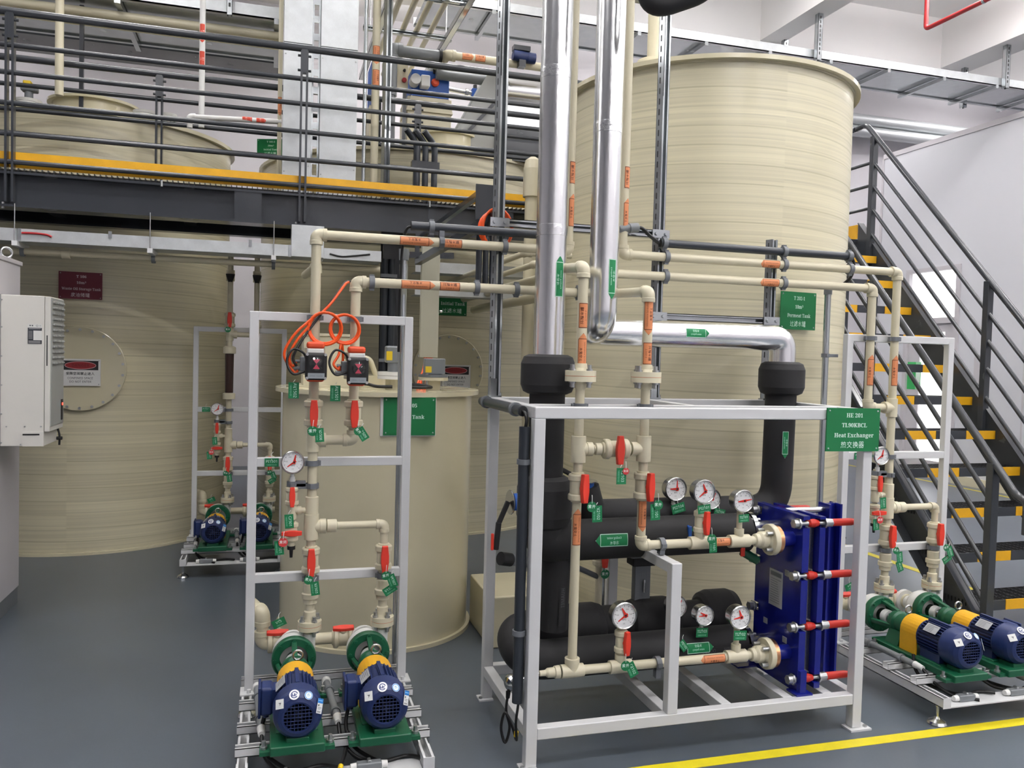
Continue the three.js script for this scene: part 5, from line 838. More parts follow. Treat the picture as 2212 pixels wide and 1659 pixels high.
// ---------------------------------------------------------------- insulated cooling water pipes
{
  const foam = (t, pts, r, n = 'insulation') => part(t, n, tube(fillet(pts, r * 1.9, 10), r, 28, true), M.foam);
  const bulge = (t, p, dir, r, L, n = 'insulation_collar') => part(t, n, lathe(p, dir, [[0, 0], [r * .72, .002], [r * .9, L * .07], [r, L * .24], [r, L * .76], [r * .9, L * .93], [r * .72, L - .002], [0, L]], 36), M.foam);
  const foil = (t, pts, r, n = 'foil_jacket') => part(t, n, tube(fillet(pts, r * 1.8, 12), r, 36, true), M.foil);
  const seam = (t, p, dir, r) => part(t, 'foil_tape', lathe(p, dir, [[r, 0], [r + .0012, .001], [r + .0012, .045], [r, .046]], 36), M.foil);
  const a = thing('cooling_riser', 'silver foil-wrapped riser on the left with a black foam collar', 'insulated pipe', 'foil wrapped risers');
  foil(a, [[1.122, 1.585, -3.28], [1.122, 4.2, -3.28]], .065); for (const y of [2.1, 2.75, 3.35]) seam(a, [1.122, y, -3.28], UP, .065);
  part(a, 'flow_label', wrap([1.122, 1.93, -3.28], [0, 1, 0], [.3, 0, 1], .0665, .17, .58, P.cool), M.print, 'green arrow reading Cooling water');
  bulge(a, [1.122, 1.437, -3.28], UP, .115, .17); foam(a, [[1.122, 1.08, -3.28], [1.122, 1.45, -3.28]], .076); bulge(a, [1.122, .87, -3.28], UP, .118, .225, 'valve_insulation');
  foam(a, [[1.122, .9, -3.28], [1.122, .81, -3.28], [2.1, .815, -3.28]], .088); foam(a, [[1.19, .78, -3.3], [1.19, .42, -3.32]], .064, 'lower_insulation');
  part(a, 'flow_label', wrap([1.4, .815, -3.28], [-1, 0, 0], [0, .1, 1], .0895, .15, .62, P.cool), M.print, 'green arrow reading Cooling water');
  part(a, 'insulation_print', wrap([1.19, .6, -3.31], [0, -1, 0], [.25, 0, 1], .0648, .3, .5, P.insul, false), M.print, 'grey maker print');
  const lv = thing('butterfly_lever', 'black lever with a red grip and blue ring outside the left of the rack', 'lever'); part(lv, 'ring', cy([1.01, .985, -3.27], [.97, .985, -3.26], .036, .036, 24), M.panelBlue); part(lv, 'notch_plate', lathe([.968, .985, -3.26], [-1, 0, .1], [[0, 0], [.05, 0], [.052, .003], [.05, .005], [0, .005]], 28), M.steel); part(lv, 'lever', [bar([.955, .99, -3.255], [.915, .9, -3.25], .02, .016, [0, 0, 1], .004), bar([.915, .905, -3.25], [.905, .79, -3.25], .022, .02, [0, 0, 1], .005)], M.rubber); part(lv, 'grip', bar([.888, .86, -3.245], [.888, .79, -3.245], .012, .012, [0, 0, 1], .004), M.red);
  const st = thing('hose_stub', 'black rubber stub pointing left below the lever', 'pipe stub'); part(st, 'stub', cy([1.06, .72, -3.3], [.96, .745, -3.26], .024, .024, 18), M.grey); part(st, 'cap', cy([.975, .741, -3.266], [.925, .754, -3.245], .028, .028, 18), M.rubber);
  const b = thing('cooling_riser', 'silver foil-wrapped riser on the right turning along the rack to a black collar', 'insulated pipe', 'foil wrapped risers');
  foil(b, [[1.362, 4.2, -3.28], [1.362, 1.72, -3.28], [1.362, 1.715, -3.48], [2.4, 1.715, -3.48], [2.4, 1.585, -3.48]], .062); for (const y of [2.55, 3.2]) seam(b, [1.362, y, -3.28], UP, .062);
  part(b, 'flow_label', wrap([1.362, 1.93, -3.28], [0, -1, 0], [.25, 0, 1], .0635, .17, .58, P.cool), M.print, 'green arrow reading Cooling water'); part(b, 'flow_label', wrap([1.9, 1.715, -3.48], [1, 0, 0], [0, .15, 1], .0635, .12, .7, P.cool), M.print, 'green arrow reading Cooling water');
  bulge(b, [2.4, 1.437, -3.48], UP, .11, .165); foam(b, [[2.4, 1.45, -3.48], [2.4, .87, -3.49], [1.42, .87, -3.49], [1.38, 1.0, -3.49]], .074);
  part(b, 'flow_label', wrap([2.4, 1.2, -3.48], [0, -1, 0], [-.2, 0, 1], .075, .13, .4, P.cool), M.print, 'green arrow reading Cooling water');
  const l3 = thing('butterfly_lever', 'black lever on a blue disc above the rear black pipe elbow', 'lever'); part(l3, 'ring', cy([1.38, 1.0, -3.49], [1.38, 1.03, -3.49], .05, .05, 24), M.panelBlue); part(l3, 'notch_plate', disc(1.38, 1.03, -3.49, .065, .004, 28), M.steel); part(l3, 'lever', [bar([1.38, 1.045, -3.49], [1.3, 1.07, -3.45], .02, .014, [0, 1, 0], .004), bar([1.3, 1.07, -3.45], [1.2, 1.12, -3.42], .022, .02, [0, 1, 0], .005)], M.rubber);
  const c = thing('cooling_return', 'lower pair of thick black foam pipes at the bottom of the rack', 'insulated pipe');
  foam(c, [[2.1, .3, -3.29], [1.055, .295, -3.29], [1.055, .36, -3.5], [2.2, .355, -3.5]], .083); bulge(c, [1.3, .355, -3.5], [1, 0, 0], .105, .2, 'valve_insulation'); bulge(c, [1.62, .36, -3.5], [1, 0, 0], .108, .26, 'valve_insulation'); bulge(c, [2.0, .37, -3.5], [1, 0, 0], .115, .2, 'valve_insulation');
  part(c, 'flow_label', wrap([1.85, .3, -3.29], [1, 0, 0], [0, .25, 1], .0845, .13, .55, P.cool), M.print, 'green arrow sticker'); part(c, 'insulation_print', wrap([1.98, .3, -3.29], [1, 0, 0], [0, .02, 1], .0838, .26, .4, P.insul, false), M.print, 'grey maker print');
  const ft = thing('flow_meter', 'grey flow meter head on the lower black pipe behind the middle post', 'meter'); part(ft, 'head', [bx(1.62, 1.76, .665, .735, -3.56, -3.46, .01)], M.conduit); part(ft, 'collar', bx(1.635, 1.75, .625, .665, -3.55, -3.47, .006), M.rubber); part(ft, 'sight', [bx(1.655, 1.735, .455, .63, -3.53, -3.49, .004)], M.grey); part(ft, 'window', cy([1.70, .475, -3.483], [1.70, .6, -3.483], .016, .016, 16), M.glass); part(ft, 'float', cy([1.70, .5, -3.483], [1.70, .56, -3.483], .006, .006, 8), M.steel);
  const vp = thing('vent_pipe', 'thin grey pipe with a valve between the upper and lower black pipes', 'pipe'); parts(vp, 'pipe_length', [cy([1.505, .42, -3.57], [1.505, .61, -3.57], .017, .017, 16), cy([1.505, .72, -3.57], [1.505, .8, -3.57], .017, .017, 16)], M.pp); part(vp, 'support', cy([1.535, .158, -3.6], [1.535, .8, -3.6], .014, .014, 12), M.galv); part(vp, 'brace', cy([1.5, .56, -3.57], [1.30, .66, -3.5], .013, .013, 12), M.grey);
  valve('red-handled valve between the upper and lower black pipes', [1.505, .665, -3.57], UP, .017, [.3, 0, 1], true, undefined, .9); roundTag('green status disc between the upper and lower black pipes', P.open, [1.515, .585, -3.52], .022);
  const ev = thing('drain_valve', 'small dark valve with a red lever under the upper port of the exchanger', 'valve'); part(ev, 'body', cy([2.07, .735, -3.25], [2.14, .69, -3.23], .022, .018, 14), M.pump); part(ev, 'lever', bx(2.04, 2.06, .72, .76, -3.22, -3.21, .003), M.red);
}
// ---------------------------------------------------------------- struts and conduits on the rack
{
  const post = (lab, x, y1) => { const t = thing('strut_post', lab, 'strut'); part(t, 'channel', strut([x, 1.412, HZ1], [x, y1, HZ1], .041, [.35, 0, 1]), M.galv); const s = []; for (let y = 1.47; y < y1 - .03; y += .05) s.push(bx(x - .0205 - .0012, x - .0195, y, y + .028, HZ1 - .006, HZ1 + .006)); part(t, 'slot', s, M.black); part(t, 'foot', [bx(x - .03, x + .03, 1.405, 1.412, HZ1 - .023, HZ1 + .023), bx(x - .025, x + .005, 1.412, 1.49, HZ1 + .02, HZ1 + .026), cy([x + .025, 1.412, HZ1 + .01], [x + .025, 1.425, HZ1 + .01], .008, .008, 6)], M.galv); return t; };
  post('tall galvanised strut on the rear left corner of the rack', .985, 4.3); post('tall galvanised strut behind the right silver riser', 1.79, 4.3); post('short galvanised strut on the rear right of the rack', 2.42, 2.215);
  const br = (lab, y, x0, x1, s) => { const t = thing('strut_rail', lab, 'strut'); part(t, 'channel', strut([x0, y, HZ1 + .002], [x1, y, HZ1 + .002], s, [0, 0, 1]), M.galv); const g = []; for (let x = x0 + .05; x < x1 - .04; x += .05) g.push(bx(x, x + .026, y - .007, y + .007, HZ1 - .0175, HZ1 - .014)); part(t, 'slot', g, M.black); for (const x of [x0 - .02, x1 + .02]) part(t, 'bracket', [bx(x - .045, x + .045, y - .02, y + .02, HZ1 + .022, HZ1 + .028), ...[-.025, .025].map((q) => cy([x + q, y, HZ1 + .026], [x + q, y, HZ1 + .036], .009, .009, 6))], M.galv); };
  br('upper galvanised rail between the two tall struts', 2.2, 1.005, 1.77, .038); br('lower slotted rail between the right tall strut and the short strut', 1.805, 1.81, 2.4, .034);
  const cd = (lab, x0, x1) => { const t = thing('dark_conduit', lab, 'conduit'); part(t, 'tube', cy([x0, 2.15, -3.573], [x1, 2.15, -3.573], .0195, .0195, 18), M.greyDark); part(t, 'bore', cy([x0 - .001, 2.15, -3.573], [x0 + .01, 2.15, -3.573], .016, .016, 14), M.black); for (const x of x0 < 1 ? [.665] : [1.79, 2.45, 2.835]) clamp(t, [x, 2.15, -3.573], [1, 0, 0], .0195, [0, 0, -1], .02); return t; };
  cd('dark grey conduit above the upper beige pipe, left of the silver risers', .575, 1.15); cd('dark grey conduit above the beige pipes in front of the tall tank', 1.77, 2.855);
  single('black_cable', 'black cable entering the right dark conduit', 'cable', tube(curve([[1.62, 2.21, -3.56], [1.66, 2.21, -3.55], [1.70, 2.18, -3.55], [1.76, 2.15, -3.57]]), .009, 8), M.cable);
  single('cable_gland', 'grey cable gland between the silver riser and the right strut', 'gland', [cy([1.55, 2.2, -3.56], [1.63, 2.212, -3.56], .017, .021, 14), cy([1.6, 2.207, -3.56], [1.645, 2.214, -3.56], .024, .022, 10)], M.conduit);
  single('black_cable', 'black cable drooping from the left end of the left dark conduit', 'cable', tube(curve([[.585, 2.15, -3.573], [.56, 2.14, -3.575], [.545, 2.08, -3.59], [.54, 1.9, -3.62], [.545, 1.6, -3.66]]), .006, 8), M.cable);
  single('black_cable', 'black cable hanging from the right end of the right dark conduit', 'cable', tube(curve([[2.85, 2.15, -3.573], [2.868, 2.12, -3.575], [2.86, 2.05, -3.58], [2.84, 1.99, -3.66]]), .008, 8), M.cable);
  const l1 = thing('dark_conduit', 'dark grey conduit lying along the left top beam of the rack', 'conduit'); part(l1, 'tube', cy([.938, 1.383, -3.66], [.938, 1.383, -3.03], .021, .021, 18), M.greyDark); part(l1, 'bore', cy([.938, 1.383, -3.035], [.938, 1.383, -3.0285], .0175, .0175, 16), M.black); for (const z of [-3.6, -3.14]) part(l1, 'clip', lathe([.938, 1.383, z], [0, 0, 1], [[.021, 0], [.028, 0], [.028, .022], [.021, .022]], 18), M.grey);
  const l2 = thing('dark_conduit', 'dark grey conduit standing against the front left leg of the rack', 'conduit'); part(l2, 'tube', cy([.938, .25, -3.0], [.938, 1.325, -3.0], .021, .021, 18), M.greyDark); for (const y of [1.18, .515]) part(l2, 'clip', [lathe([.938, y, -3.0], UP, [[.021, 0], [.027, 0], [.027, .02], [.021, .02]], 18), bx(.955, .966, y, y + .02, -3.01, -2.985)], M.grey);
  single('black_cable', 'short black cable between the two dark conduits at the rack corner', 'cable', tube(curve([[.938, 1.383, -3.035], [.942, 1.375, -3.01], [.944, 1.35, -2.995], [.94, 1.31, -3.0]]), .007, 8), M.cable);
  const oc = thing('hose_coil', 'orange hose coil hanging behind the left tall strut', 'hose'), p = []; for (let i = 0; i <= 72; i++) { const q = i / 24 * 2 * Math.PI; p.push([1.0 + (.085 - .006 * (i / 24)) * Math.cos(q), 2.185 + (.08 + .006 * (i / 24)) * Math.sin(q), -3.74 + .014 * i / 24]); } part(oc, 'coil', tube(p, .0065, 8), M.orange);
}

// ---------------------------------------------------------------- control cabinet with cooler
{
  const t = thing('control_cabinet', 'tall grey control cabinet at the left edge', 'cabinet');
  part(t, 'body', bx(-2.3, -1.47, .1, 2.06, -5.64, -4.7, .006), M.cabinet); part(t, 'roof', bx(-2.31, -1.46, 2.06, 2.085, -5.65, -4.69, .004), M.cabinet); part(t, 'plinth', bx(-2.29, -1.475, 0, .1, -5.63, -4.71), M.grey, 'dark grey plinth');
  part(t, 'lifting_eye', [std(new THREE.TorusGeometry(.03, .008, 8, 20)).rotateY(.6).translate(-1.52, 2.128, -5.55), cy([-1.52, 2.085, -5.55], [-1.52, 2.1, -5.55], .016, .016, 10)], M.steel);
  const a = thing('cabinet_cooler', 'white cooling unit fixed to the side of the grey cabinet', 'cooling unit'), z1 = -5.12, z0 = -5.42;
  part(a, 'back_frame', bx(-1.47, -1.43, 1.02, 1.86, z0 + .01, z1 - .004), M.acGrey);
  part(a, 'rear_shell', bx(-1.43, -1.215, 1.02, 1.858, z0, z1, .004), M.acWhite);
  part(a, 'front_shell', [bx(-1.213, -1.185, 1.10, 1.856, z0, z1 + .002, .004)], M.acWhite);
  part(a, 'front_grille', bx(-1.186, -1.18, 1.13, 1.85, z0 + .01, z1 - .006, .002), M.acGrey);
  for (let i = 0; i < 12; i++) part(a, 'louvre', [0, 1, 2].map((k) => bx(-1.181, -1.17, 1.82 - i * .031, 1.832 - i * .031, z0 + .03 + k * .085, z0 + .1 + k * .085, .003)), M.acGrey);
  part(a, 'drain_tray', bx(-1.32, -1.215, 1.02, 1.1, z1, z1 + .006), M.acWhite); part(a, 'drip_slot', bx(-1.318, -1.235, 1.082, 1.09, z1 + .005, z1 + .008), M.black); part(a, 'seam', bx(-1.203, -1.198, 1.47, 1.64, z1 + .001, z1 + .004), M.black);
  part(a, 'screw', [[-1.425, 1.83], [-1.425, 1.68], [-1.425, 1.52], [-1.425, 1.36], [-1.425, 1.2], [-1.425, 1.04], [-1.4, 1.13], [-1.31, 1.13], [-1.23, 1.13], [-1.33, 1.03]].map(([x, y]) => cy([x, y, z1 - .002], [x, y, z1 + .004], .005, .004, 8)), M.bolt);
  part(a, 'data_sticker', facing(plateGeo(.07, .112, .001, P.acinfo), [-1.262, 1.645, z1 + .0015]), M.print); part(a, 'display', bx(-1.181, -1.177, 1.15, 1.27, z0 + .04, z0 + .075), M.black); part(a, 'indicator_light', bx(-1.179, -1.175, 1.235, 1.25, z0 + .045, z0 + .06), M.ledRed, 'red indicator light');
  single('cooler_hose', 'short black drain hose below the cooling unit', 'hose', [tube(curve([[-1.2, 1.1, -5.36], [-1.19, 1.06, -5.36], [-1.19, 1.0, -5.36]]), .006, 8), cy([-1.205, 1.04, -5.36], [-1.175, 1.04, -5.36], .01, .01, 8)], M.rubber);
}
// ---------------------------------------------------------------- tray and pipe under the walkway
{
  const tray = (lab, x0, x1, y0, y1, z0, z1) => { const t = thing('cable_tray', lab, 'cable tray'); part(t, 'side', bx(x0, x1, y0, y1, z1 - .002, z1), M.galvBright); part(t, 'side', bx(x0, x1, y0, y1, z0, z0 + .002), M.galvBright); part(t, 'bottom', bx(x0, x1, y0, y0 + .002, z0, z1), M.galvBright); return t; };
  const t = tray('long galvanised cable tray hung under the walkway beam', -6.3, .12, 2.237, 2.318, -6.12, -5.9); part(t, 'clip', [-1.02, -.15].map((x) => bx(x - .01, x + .01, 2.29, 2.335, -5.899, -5.893)), M.galv); part(t, 'edge_strip', tube(curve([[-1.53, 2.29, -5.892], [-1.45, 2.292, -5.892], [-1.38, 2.285, -5.892], [-1.36, 2.275, -5.892]]), .007, 6), M.redPipe, 'dark red edge strip');
  part(t, 'joint', [bx(-1.56, -1.535, 2.237, 2.319, -5.9, -5.897), bx(.1, .12, 2.237, 2.319, -5.9, -5.897)], M.galv);
  const t2 = tray('galvanised tray section right of the duct drop box', .34, .74, 2.236, 2.312, -6.12, -5.9);
  part(t2, 'edge_strip', tube(curve([[.38, 2.272, -5.894], [.46, 2.258, -5.892], [.55, 2.268, -5.892], [.66, 2.285, -5.894]]), .006, 6), M.rubber);
  single('duct_drop_box', 'square galvanised box joining the ducts to the cable tray', 'box', bx(.12, .34, 2.24, 2.46, -6.12, -5.895, .003), M.galvBright);
  for (const x of [-1.565, -.777, .004]) { const h = thing('tray_hanger', 'threaded rod hanger with a white bracket, ' + (x < -1 ? 'leftmost' : x < -.1 ? 'middle' : 'rightmost') + ' under the walkway beam', 'hanger'); part(h, 'rod', rod([x, 2.235, -5.872], [x, 2.47, -5.872], .004, 8), M.steel); part(h, 'bracket', [bx(x - .016, x + .016, 2.205, 2.237, -6.14, -5.865, .002)], M.white); part(h, 'pipe_clip', [lathe([x, 2.188, -6.05], [1, 0, 0], [[.024, -.012], [.032, -.012], [.032, .012], [.024, .012]], 18)], M.grey); }
  const p = thing('drain_pipe', 'long beige pipe running below the tray under the walkway', 'pipe'); part(p, 'pipe_length', cy([-6.3, 2.18, -6.05], [.75, 2.195, -6.05], .022, .022, 20), M.pp); for (const x of [-1.31, -3.6]) coupling(p, [x, 2.185, -6.05], [1, 0, 0], .022, .055);
  const q = thing('drain_pipe', 'grey-white elbow pipe dropping behind the left actuator', 'pipe'); pipeRun(q, [[.26, 1.387, -5.2], [.26, 2.12, -5.2], [.2, 2.08, -5.5]], .024);
  // shaded clutter behind: dark posts and ducts under the walkway
  const dc = thing('dark_conduit', 'pair of dark conduits fixed to the walkway column', 'conduit'); for (const x of [.815, .87]) part(dc, 'tube', cy([x, .6, -6.26], [x, 2.3, -6.26], .026, .026, 16), M.greyDark); part(dc, 'clip', [bx(.78, .905, 2.16, 2.185, -6.235, -6.228), bx(.78, .905, 1.52, 1.545, -6.235, -6.228)], M.grey);
  const wd = thing('wire_duct', 'pale vertical wire duct hanging behind the upper pipes', 'wire duct'); part(wd, 'duct', bx(.855, .965, 1.57, 2.25, -4.92, -4.88, .003), M.ductPale); part(wd, 'bolt', [cy([.972, 1.85, -4.89], [.986, 1.85, -4.89], .008, .008, 8)], M.bolt); part(wd, 'hanger_strap', bx(.89, .93, 2.24, 2.46, -4.905, -4.9), M.dark);
  const wb = thing('support_bracket', 'dark steel arms reaching from the walkway to the rack struts', 'bracket'); part(wb, 'arm', bar([.87, 2.18, -5.0], [1.18, 2.32, -5.98], .04, .04), M.dark); part(wb, 'arm', bar([.83, 2.14, -4.88], [.99, 2.24, -3.68], .038, .038), M.dark); part(wb, 'cross_piece', bar([.78, 2.18, -4.9], [1.05, 2.19, -4.9], .035, .035), M.dark); part(wb, 'hanger', bx(.99, 1.02, 2.3, 2.46, -5.96, -5.93), M.dark);
  single('orange_cable_bundle', 'bundle of orange hoses below the pale wire duct', 'hose', [0, 1, 2, 3].map((i) => tube(curve([[.89 + i * .014, 1.6, -4.9], [.88 + i * .014, 1.5, -4.88], [.84 + i * .014, 1.42, -4.83], [.83 + i * .016, 1.39, -4.8]]), .008, 8)), M.orange);
  const ub = thing('conduit_bank', 'three short dark conduits hanging left of the tall strut', 'conduit'); for (const x of [1.0, 1.035, 1.07]) part(ub, 'tube', cy([x, 1.95, -4.05], [x, 2.28, -4.05], .0155, .0155, 14), M.greyDark); part(ub, 'clip', bx(.98, 1.09, 2.2, 2.22, -4.034, -4.03), M.grey); part(ub, 'bracket', bx(.98, 1.09, 2.27, 2.46, -4.075, -4.068), M.dark); part(ub, 'tie_arm', bar([1.035, 2.44, -4.07], [1.035, 2.44, -5.95], .03, .03), M.dark);
  // pipes in the shade behind the silver risers
  for (const [i, y, r] of [[0, 2.19, .018], [1, 2.14, .018], [2, 2.07, .03], [3, 1.98, .034]]) { const n = thing('cross_pipe', 'shaded beige pipe crossing behind the silver risers, ' + ['top', 'second', 'third', 'lowest'][i] + ' of four', 'pipe'); pipeRun(n, [[1.4 + .09 * i, y, -6.9], [1.4 + .09 * i, y, -4.55 - .1 * i], [1.68, y, -4.55 - .1 * i]], r); }
  single('shade_tray', 'galvanised tray in the shade behind the silver risers', 'cable tray', [bx(1.02, 2.2, 2.2, 2.203, -6.3, -6.1), bx(1.02, 2.2, 2.2, 2.28, -6.1, -6.098), bx(1.02, 2.2, 2.03, 2.033, -6.3, -6.1), bx(1.02, 2.2, 2.03, 2.11, -6.1, -6.098)], M.galvBright);
  const vp = thing('vent_elbow', 'beige capped pipe standing left of the silver riser beside the tall tank', 'pipe'); part(vp, 'pipe', cy([1.76, 1.2, -5.6], [1.76, 2.95, -5.6], .05, .05, 22), M.pp); part(vp, 'cap', lathe([1.76, 2.72, -5.6], UP, [[.05, 0], [.066, .003], [.066, .2], [.055, .26], [.02, .285], [0, .287]], 26), M.ppDark); part(vp, 'support', [bx(1.72, 1.8, 1.18, 1.2, -5.64, -5.56), rod([1.76, 0, -5.6], [1.76, 1.2, -5.6], .03, 14)], M.pp);
}
// ---------------------------------------------------------------- overhead trays, ducts and pipes
{
  const ladder = (lab, x0, x1, y, z0, z1, step, panel, first = 0) => { const t = thing('ladder_tray', lab, 'cable tray');
    part(t, 'side_rail', [bx(x0, x1, y, y + .1, z1 - .004, z1), bx(x0, x1, y, y + .012, z1 - .04, z1)], M.galvBright); part(t, 'side_rail', [bx(x0, x1, y, y + .1, z0, z0 + .004), bx(x0, x1, y, y + .012, z0, z0 + .04)], M.galv);
    if (panel) part(t, 'tray_bottom', bx(x0, x1, y + .014, y + .017, z0 + .005, z1 - .005), M.galv);
    for (let x = x0 + .2 + first; x < x1; x += step) part(t, 'rung', bx(x - .02, x + .02, y - .042, y, z0 - .03, z1 + .03), M.galv);
    return t; };
  ladder('long galvanised ladder tray under the white girder at upper right', 1.4, 12.6, 5.07, -8.84, -8.15, .8, true, .5);
  ladder('wide galvanised tray overhead at upper left', -6.3, .05, 4.2, -7.86, -6.87, 1.15, true, .35);
  single('flat_duct', 'dark grey flat duct behind the upper left tray', 'duct', bx(-6.3, .05, 4.2, 4.3, -8.4, -7.9, .004), M.dark);
  const lp = thing('overhead_pipe', 'beige pipe lying along the upper left tray', 'pipe'); parts(lp, 'pipe_length', [cy([-6.3, 4.12, -7.0], [.02, 4.12, -7.0], .035, .035, 18), cy([-6.3, 4.13, -7.25], [.02, 4.13, -7.25], .03, .03, 18)], M.pp);
  const hang = (x, z, y0, y1) => { const t = thing('slotted_hanger', 'slotted galvanised hanger dropping from the ceiling to a tray, at ' + (x < -1 ? 'far left' : x < 1 ? 'left' : x < 5 ? 'middle' : x < 5.95 ? 'right, nearer of a pair' : x < 7 ? 'right, farther of a pair' : x < 8.7 ? 'far right, nearer one' : 'far right, farther one'), 'hanger'); part(t, 'channel', strut([x, y0, z], [x, y1, z], x > 5 ? .06 : .041, [0, 0, -1]), M.galv); const g = []; for (let y = y0 + .06; y < y1 - .05; y += .05) g.push(bx(x - .0075, x + .0075, y, y + .03, z + (x > 5 ? .03 : .0205), z + (x > 5 ? .0312 : .0217))); part(t, 'slot', g, M.black); return t; };
  for (const [x, z] of [[-1.35, -6.8], [-.35, -6.8], [6.0, -8.89], [5.9, -8.1], [8.75, -8.89], [8.6, -8.1]]) hang(x, z, x > 5 ? 5.03 : 4.16, x > 5 ? 5.55 : CEIL);
  // sheet metal ducts dropping through the walkway
  for (const [lab, x0, x1] of [['narrow galvanised sheet duct rising left of the slotted ladder', .052, .254], ['wide galvanised sheet duct rising right of the slotted ladder', .315, .585]]) { const t = thing('sheet_duct', lab, 'duct'); part(t, 'lower_sheet', bx(x0, x1, 2.72, 3.83, -6.38, -6.28, .003), M.galvBright); part(t, 'upper_sheet', bx(x0, x1, 3.834, CEIL, -6.38, -6.28, .003), M.galvBright); part(t, 'screw', [[x0 + .015, 3.75], [x1 - .015, 3.75], [x0 + .015, 2.9], [x1 - .015, 2.95]].map(([x, y]) => cy([x, y, -6.281], [x, y, -6.274], .006, .005, 8)), M.bolt); }
  const ld = thing('slotted_ladder', 'vertical slotted ladder between the two sheet ducts', 'strut'); for (const x of [.262, .307]) part(ld, 'side', bx(x - .006, x + .006, 2.72, CEIL, -6.36, -6.33), M.galv); for (let y = 2.85; y < 6.1; y += .13) part(ld, 'rung', bx(.262, .307, y, y + .05, -6.35, -6.34), M.galv);
  // upright pipes behind the railing
  const up = (lab, x, z, y0, r, m, kind, yl) => { const t = thing('upright_pipe', lab, 'pipe'); part(t, 'pipe_length', cy([x, y0, z], [x, 5.9, z], r, r, 18), m); part(t, 'ceiling_clip', bx(x - .03, x + .03, 5.88, CEIL, z - .01, z + .01), M.galv); for (const y of yl) part(t, 'flow_label', wrap([x, y, z], [0, -1, 0], [0, 0, 1], r + .001, .14, 2, kind), M.print, kind === P.red ? 'red sticker' : 'orange sticker'); return t; };
  up('thin white upright pipe with red stickers behind the railing', -.53, -6.62, 3.24, .021, M.whitePl, P.red, [3.93, 3.73]); up('beige upright pipe at far left behind the railing', -1.47, -6.55, 3.35, .028, M.pp, P.red, []); up('beige upright pipe with orange stickers right of the ducts', .735, -6.42, 2.72, .03, M.pp, P.flow, [3.86, 3.68]); up('galvanised upright conduit right of the wide duct', .655, -6.42, 2.72, .015, M.galv, P.flow, []); up('narrow pipe with a sticker at the left edge of the ducts', .032, -6.5, 2.72, .016, M.pp, P.flow, [3.42]);
  const us = thing('strut_post', 'galvanised strut standing right of the beige upright pipe', 'strut'); part(us, 'channel', strut([.82, 2.72, -6.4], [.82, CEIL, -6.4], .05, [.4, 0, 1]), M.galv); const sb = thing('strut_post', 'dark square post behind the railing at far left', 'post'); part(sb, 'post', bx(-1.455, -1.425, 3.33, 4.2, -7.12, -7.09), M.dark);
  const hb = thing('branch_pipe', 'horizontal white pipe with red stickers ending left of the ducts', 'pipe'); pipeRun(hb, [[.045, 3.31, -6.5], [-.6, 3.28, -6.5], [-.6, 3.2, -6.5]], .019, { mat: M.whitePl }); for (const x of [-.2, -.1]) part(hb, 'flow_label', wrap([x, 3.302, -6.5], [1, 0, 0], [0, 0, 1], .0205, .07, 2, P.red, x > -.15), M.print, 'red sticker');
  const tc = thing('conduit_bank', 'three dark conduits with open tops behind the railing', 'conduit'); for (const x of [1.03, 1.095, 1.165]) { part(tc, 'tube', [tube(fillet([[x, 2.72, -6.2], [x, 3.17, -6.2], [x - .09, 3.26, -6.16]], .05), .024, 14)], M.greyDark); } part(tc, 'clip', bx(.99, 1.2, 2.98, 3.04, -6.24, -6.172), M.dark);
  // pipe bundle running away overhead
  for (const [i, x] of [.98, 1.1, 1.22, 1.34].entries()) { const t = thing('overhead_pipe', 'beige pipe of the overhead bundle running to the back wall, ' + ['first', 'second', 'third', 'fourth'][i] + ' from the left', 'pipe'); part(t, 'pipe_length', cy([x, 4.45, -3.9], [x - .04, 4.45, -8.6], .024, .024, 16), M.pp); }
  for (const [i, z] of [-5.4, -6.5, -7.3].entries()) { const t = thing('trapeze_hanger', 'galvanised trapeze under the overhead pipe bundle, ' + ['near', 'middle', 'far'][i] + ' one', 'hanger'); part(t, 'bar', strut([.72, 4.4, z], [1.5, 4.4, z], .041, [0, 0, 1]), M.galv); part(t, 'rod', [rod([.78, 4.4, z], [.78, CEIL, z], .006, 8), rod([1.45, 4.4, z], [1.45, CEIL, z], .006, 8)], M.steel); }
  for (const [i, x] of [1.46, .86].entries()) { const t = thing('overhead_strut', 'galvanised strut running away ' + (i ? 'left' : 'right') + ' of the overhead pipe bundle', 'strut'); part(t, 'channel', strut([x, 4.36, -4.4], [x - .03, 4.36, -8.5], .05, [0, 1, 0]), M.galv); }
  const gp = thing('grey_pipe', 'thick grey pipe with an elbow above the blue machine', 'pipe'); pipeRun(gp, [[.93, 3.75, -7.0], [.93, 4.13, -7.0], [1.33, 4.13, -7.0]], .05, { mat: M.greyDuct, tight: 1.8 }); part(gp, 'end_ring', lathe([1.33, 4.13, -7.0], [1, 0, 0], [[.05, 0], [.062, 0], [.062, .025], [.05, .025]], 24), M.rubber); part(gp, 'leg', rod([.93, 3.33, -7.0], [.93, 3.76, -7.0], .04, 14), M.greyDuct);
  const bp = thing('beige_pipe', 'beige pipe with orange stickers above the blue machine', 'pipe'); pipeRun(bp, [[1.25, 4.12, -8.3], [1.4, 4.15, -7.0], [2.3, 4.15, -7.0]], .036); part(bp, 'flow_label', wrap([1.58, 4.15, -7.0], [1, 0, 0], [0, 0, 1], .037, .1, 1.8, P.flow), M.print, 'orange sticker'); part(bp, 'flow_label', wrap([1.69, 4.15, -7.0], [1, 0, 0], [0, 0, 1], .037, .09, 1.8, P.dest, false), M.print, 'orange sticker'); part(bp, 'leg', rod([1.25, 3.33, -8.3], [1.25, 4.12, -8.3], .036, 14), M.pp);
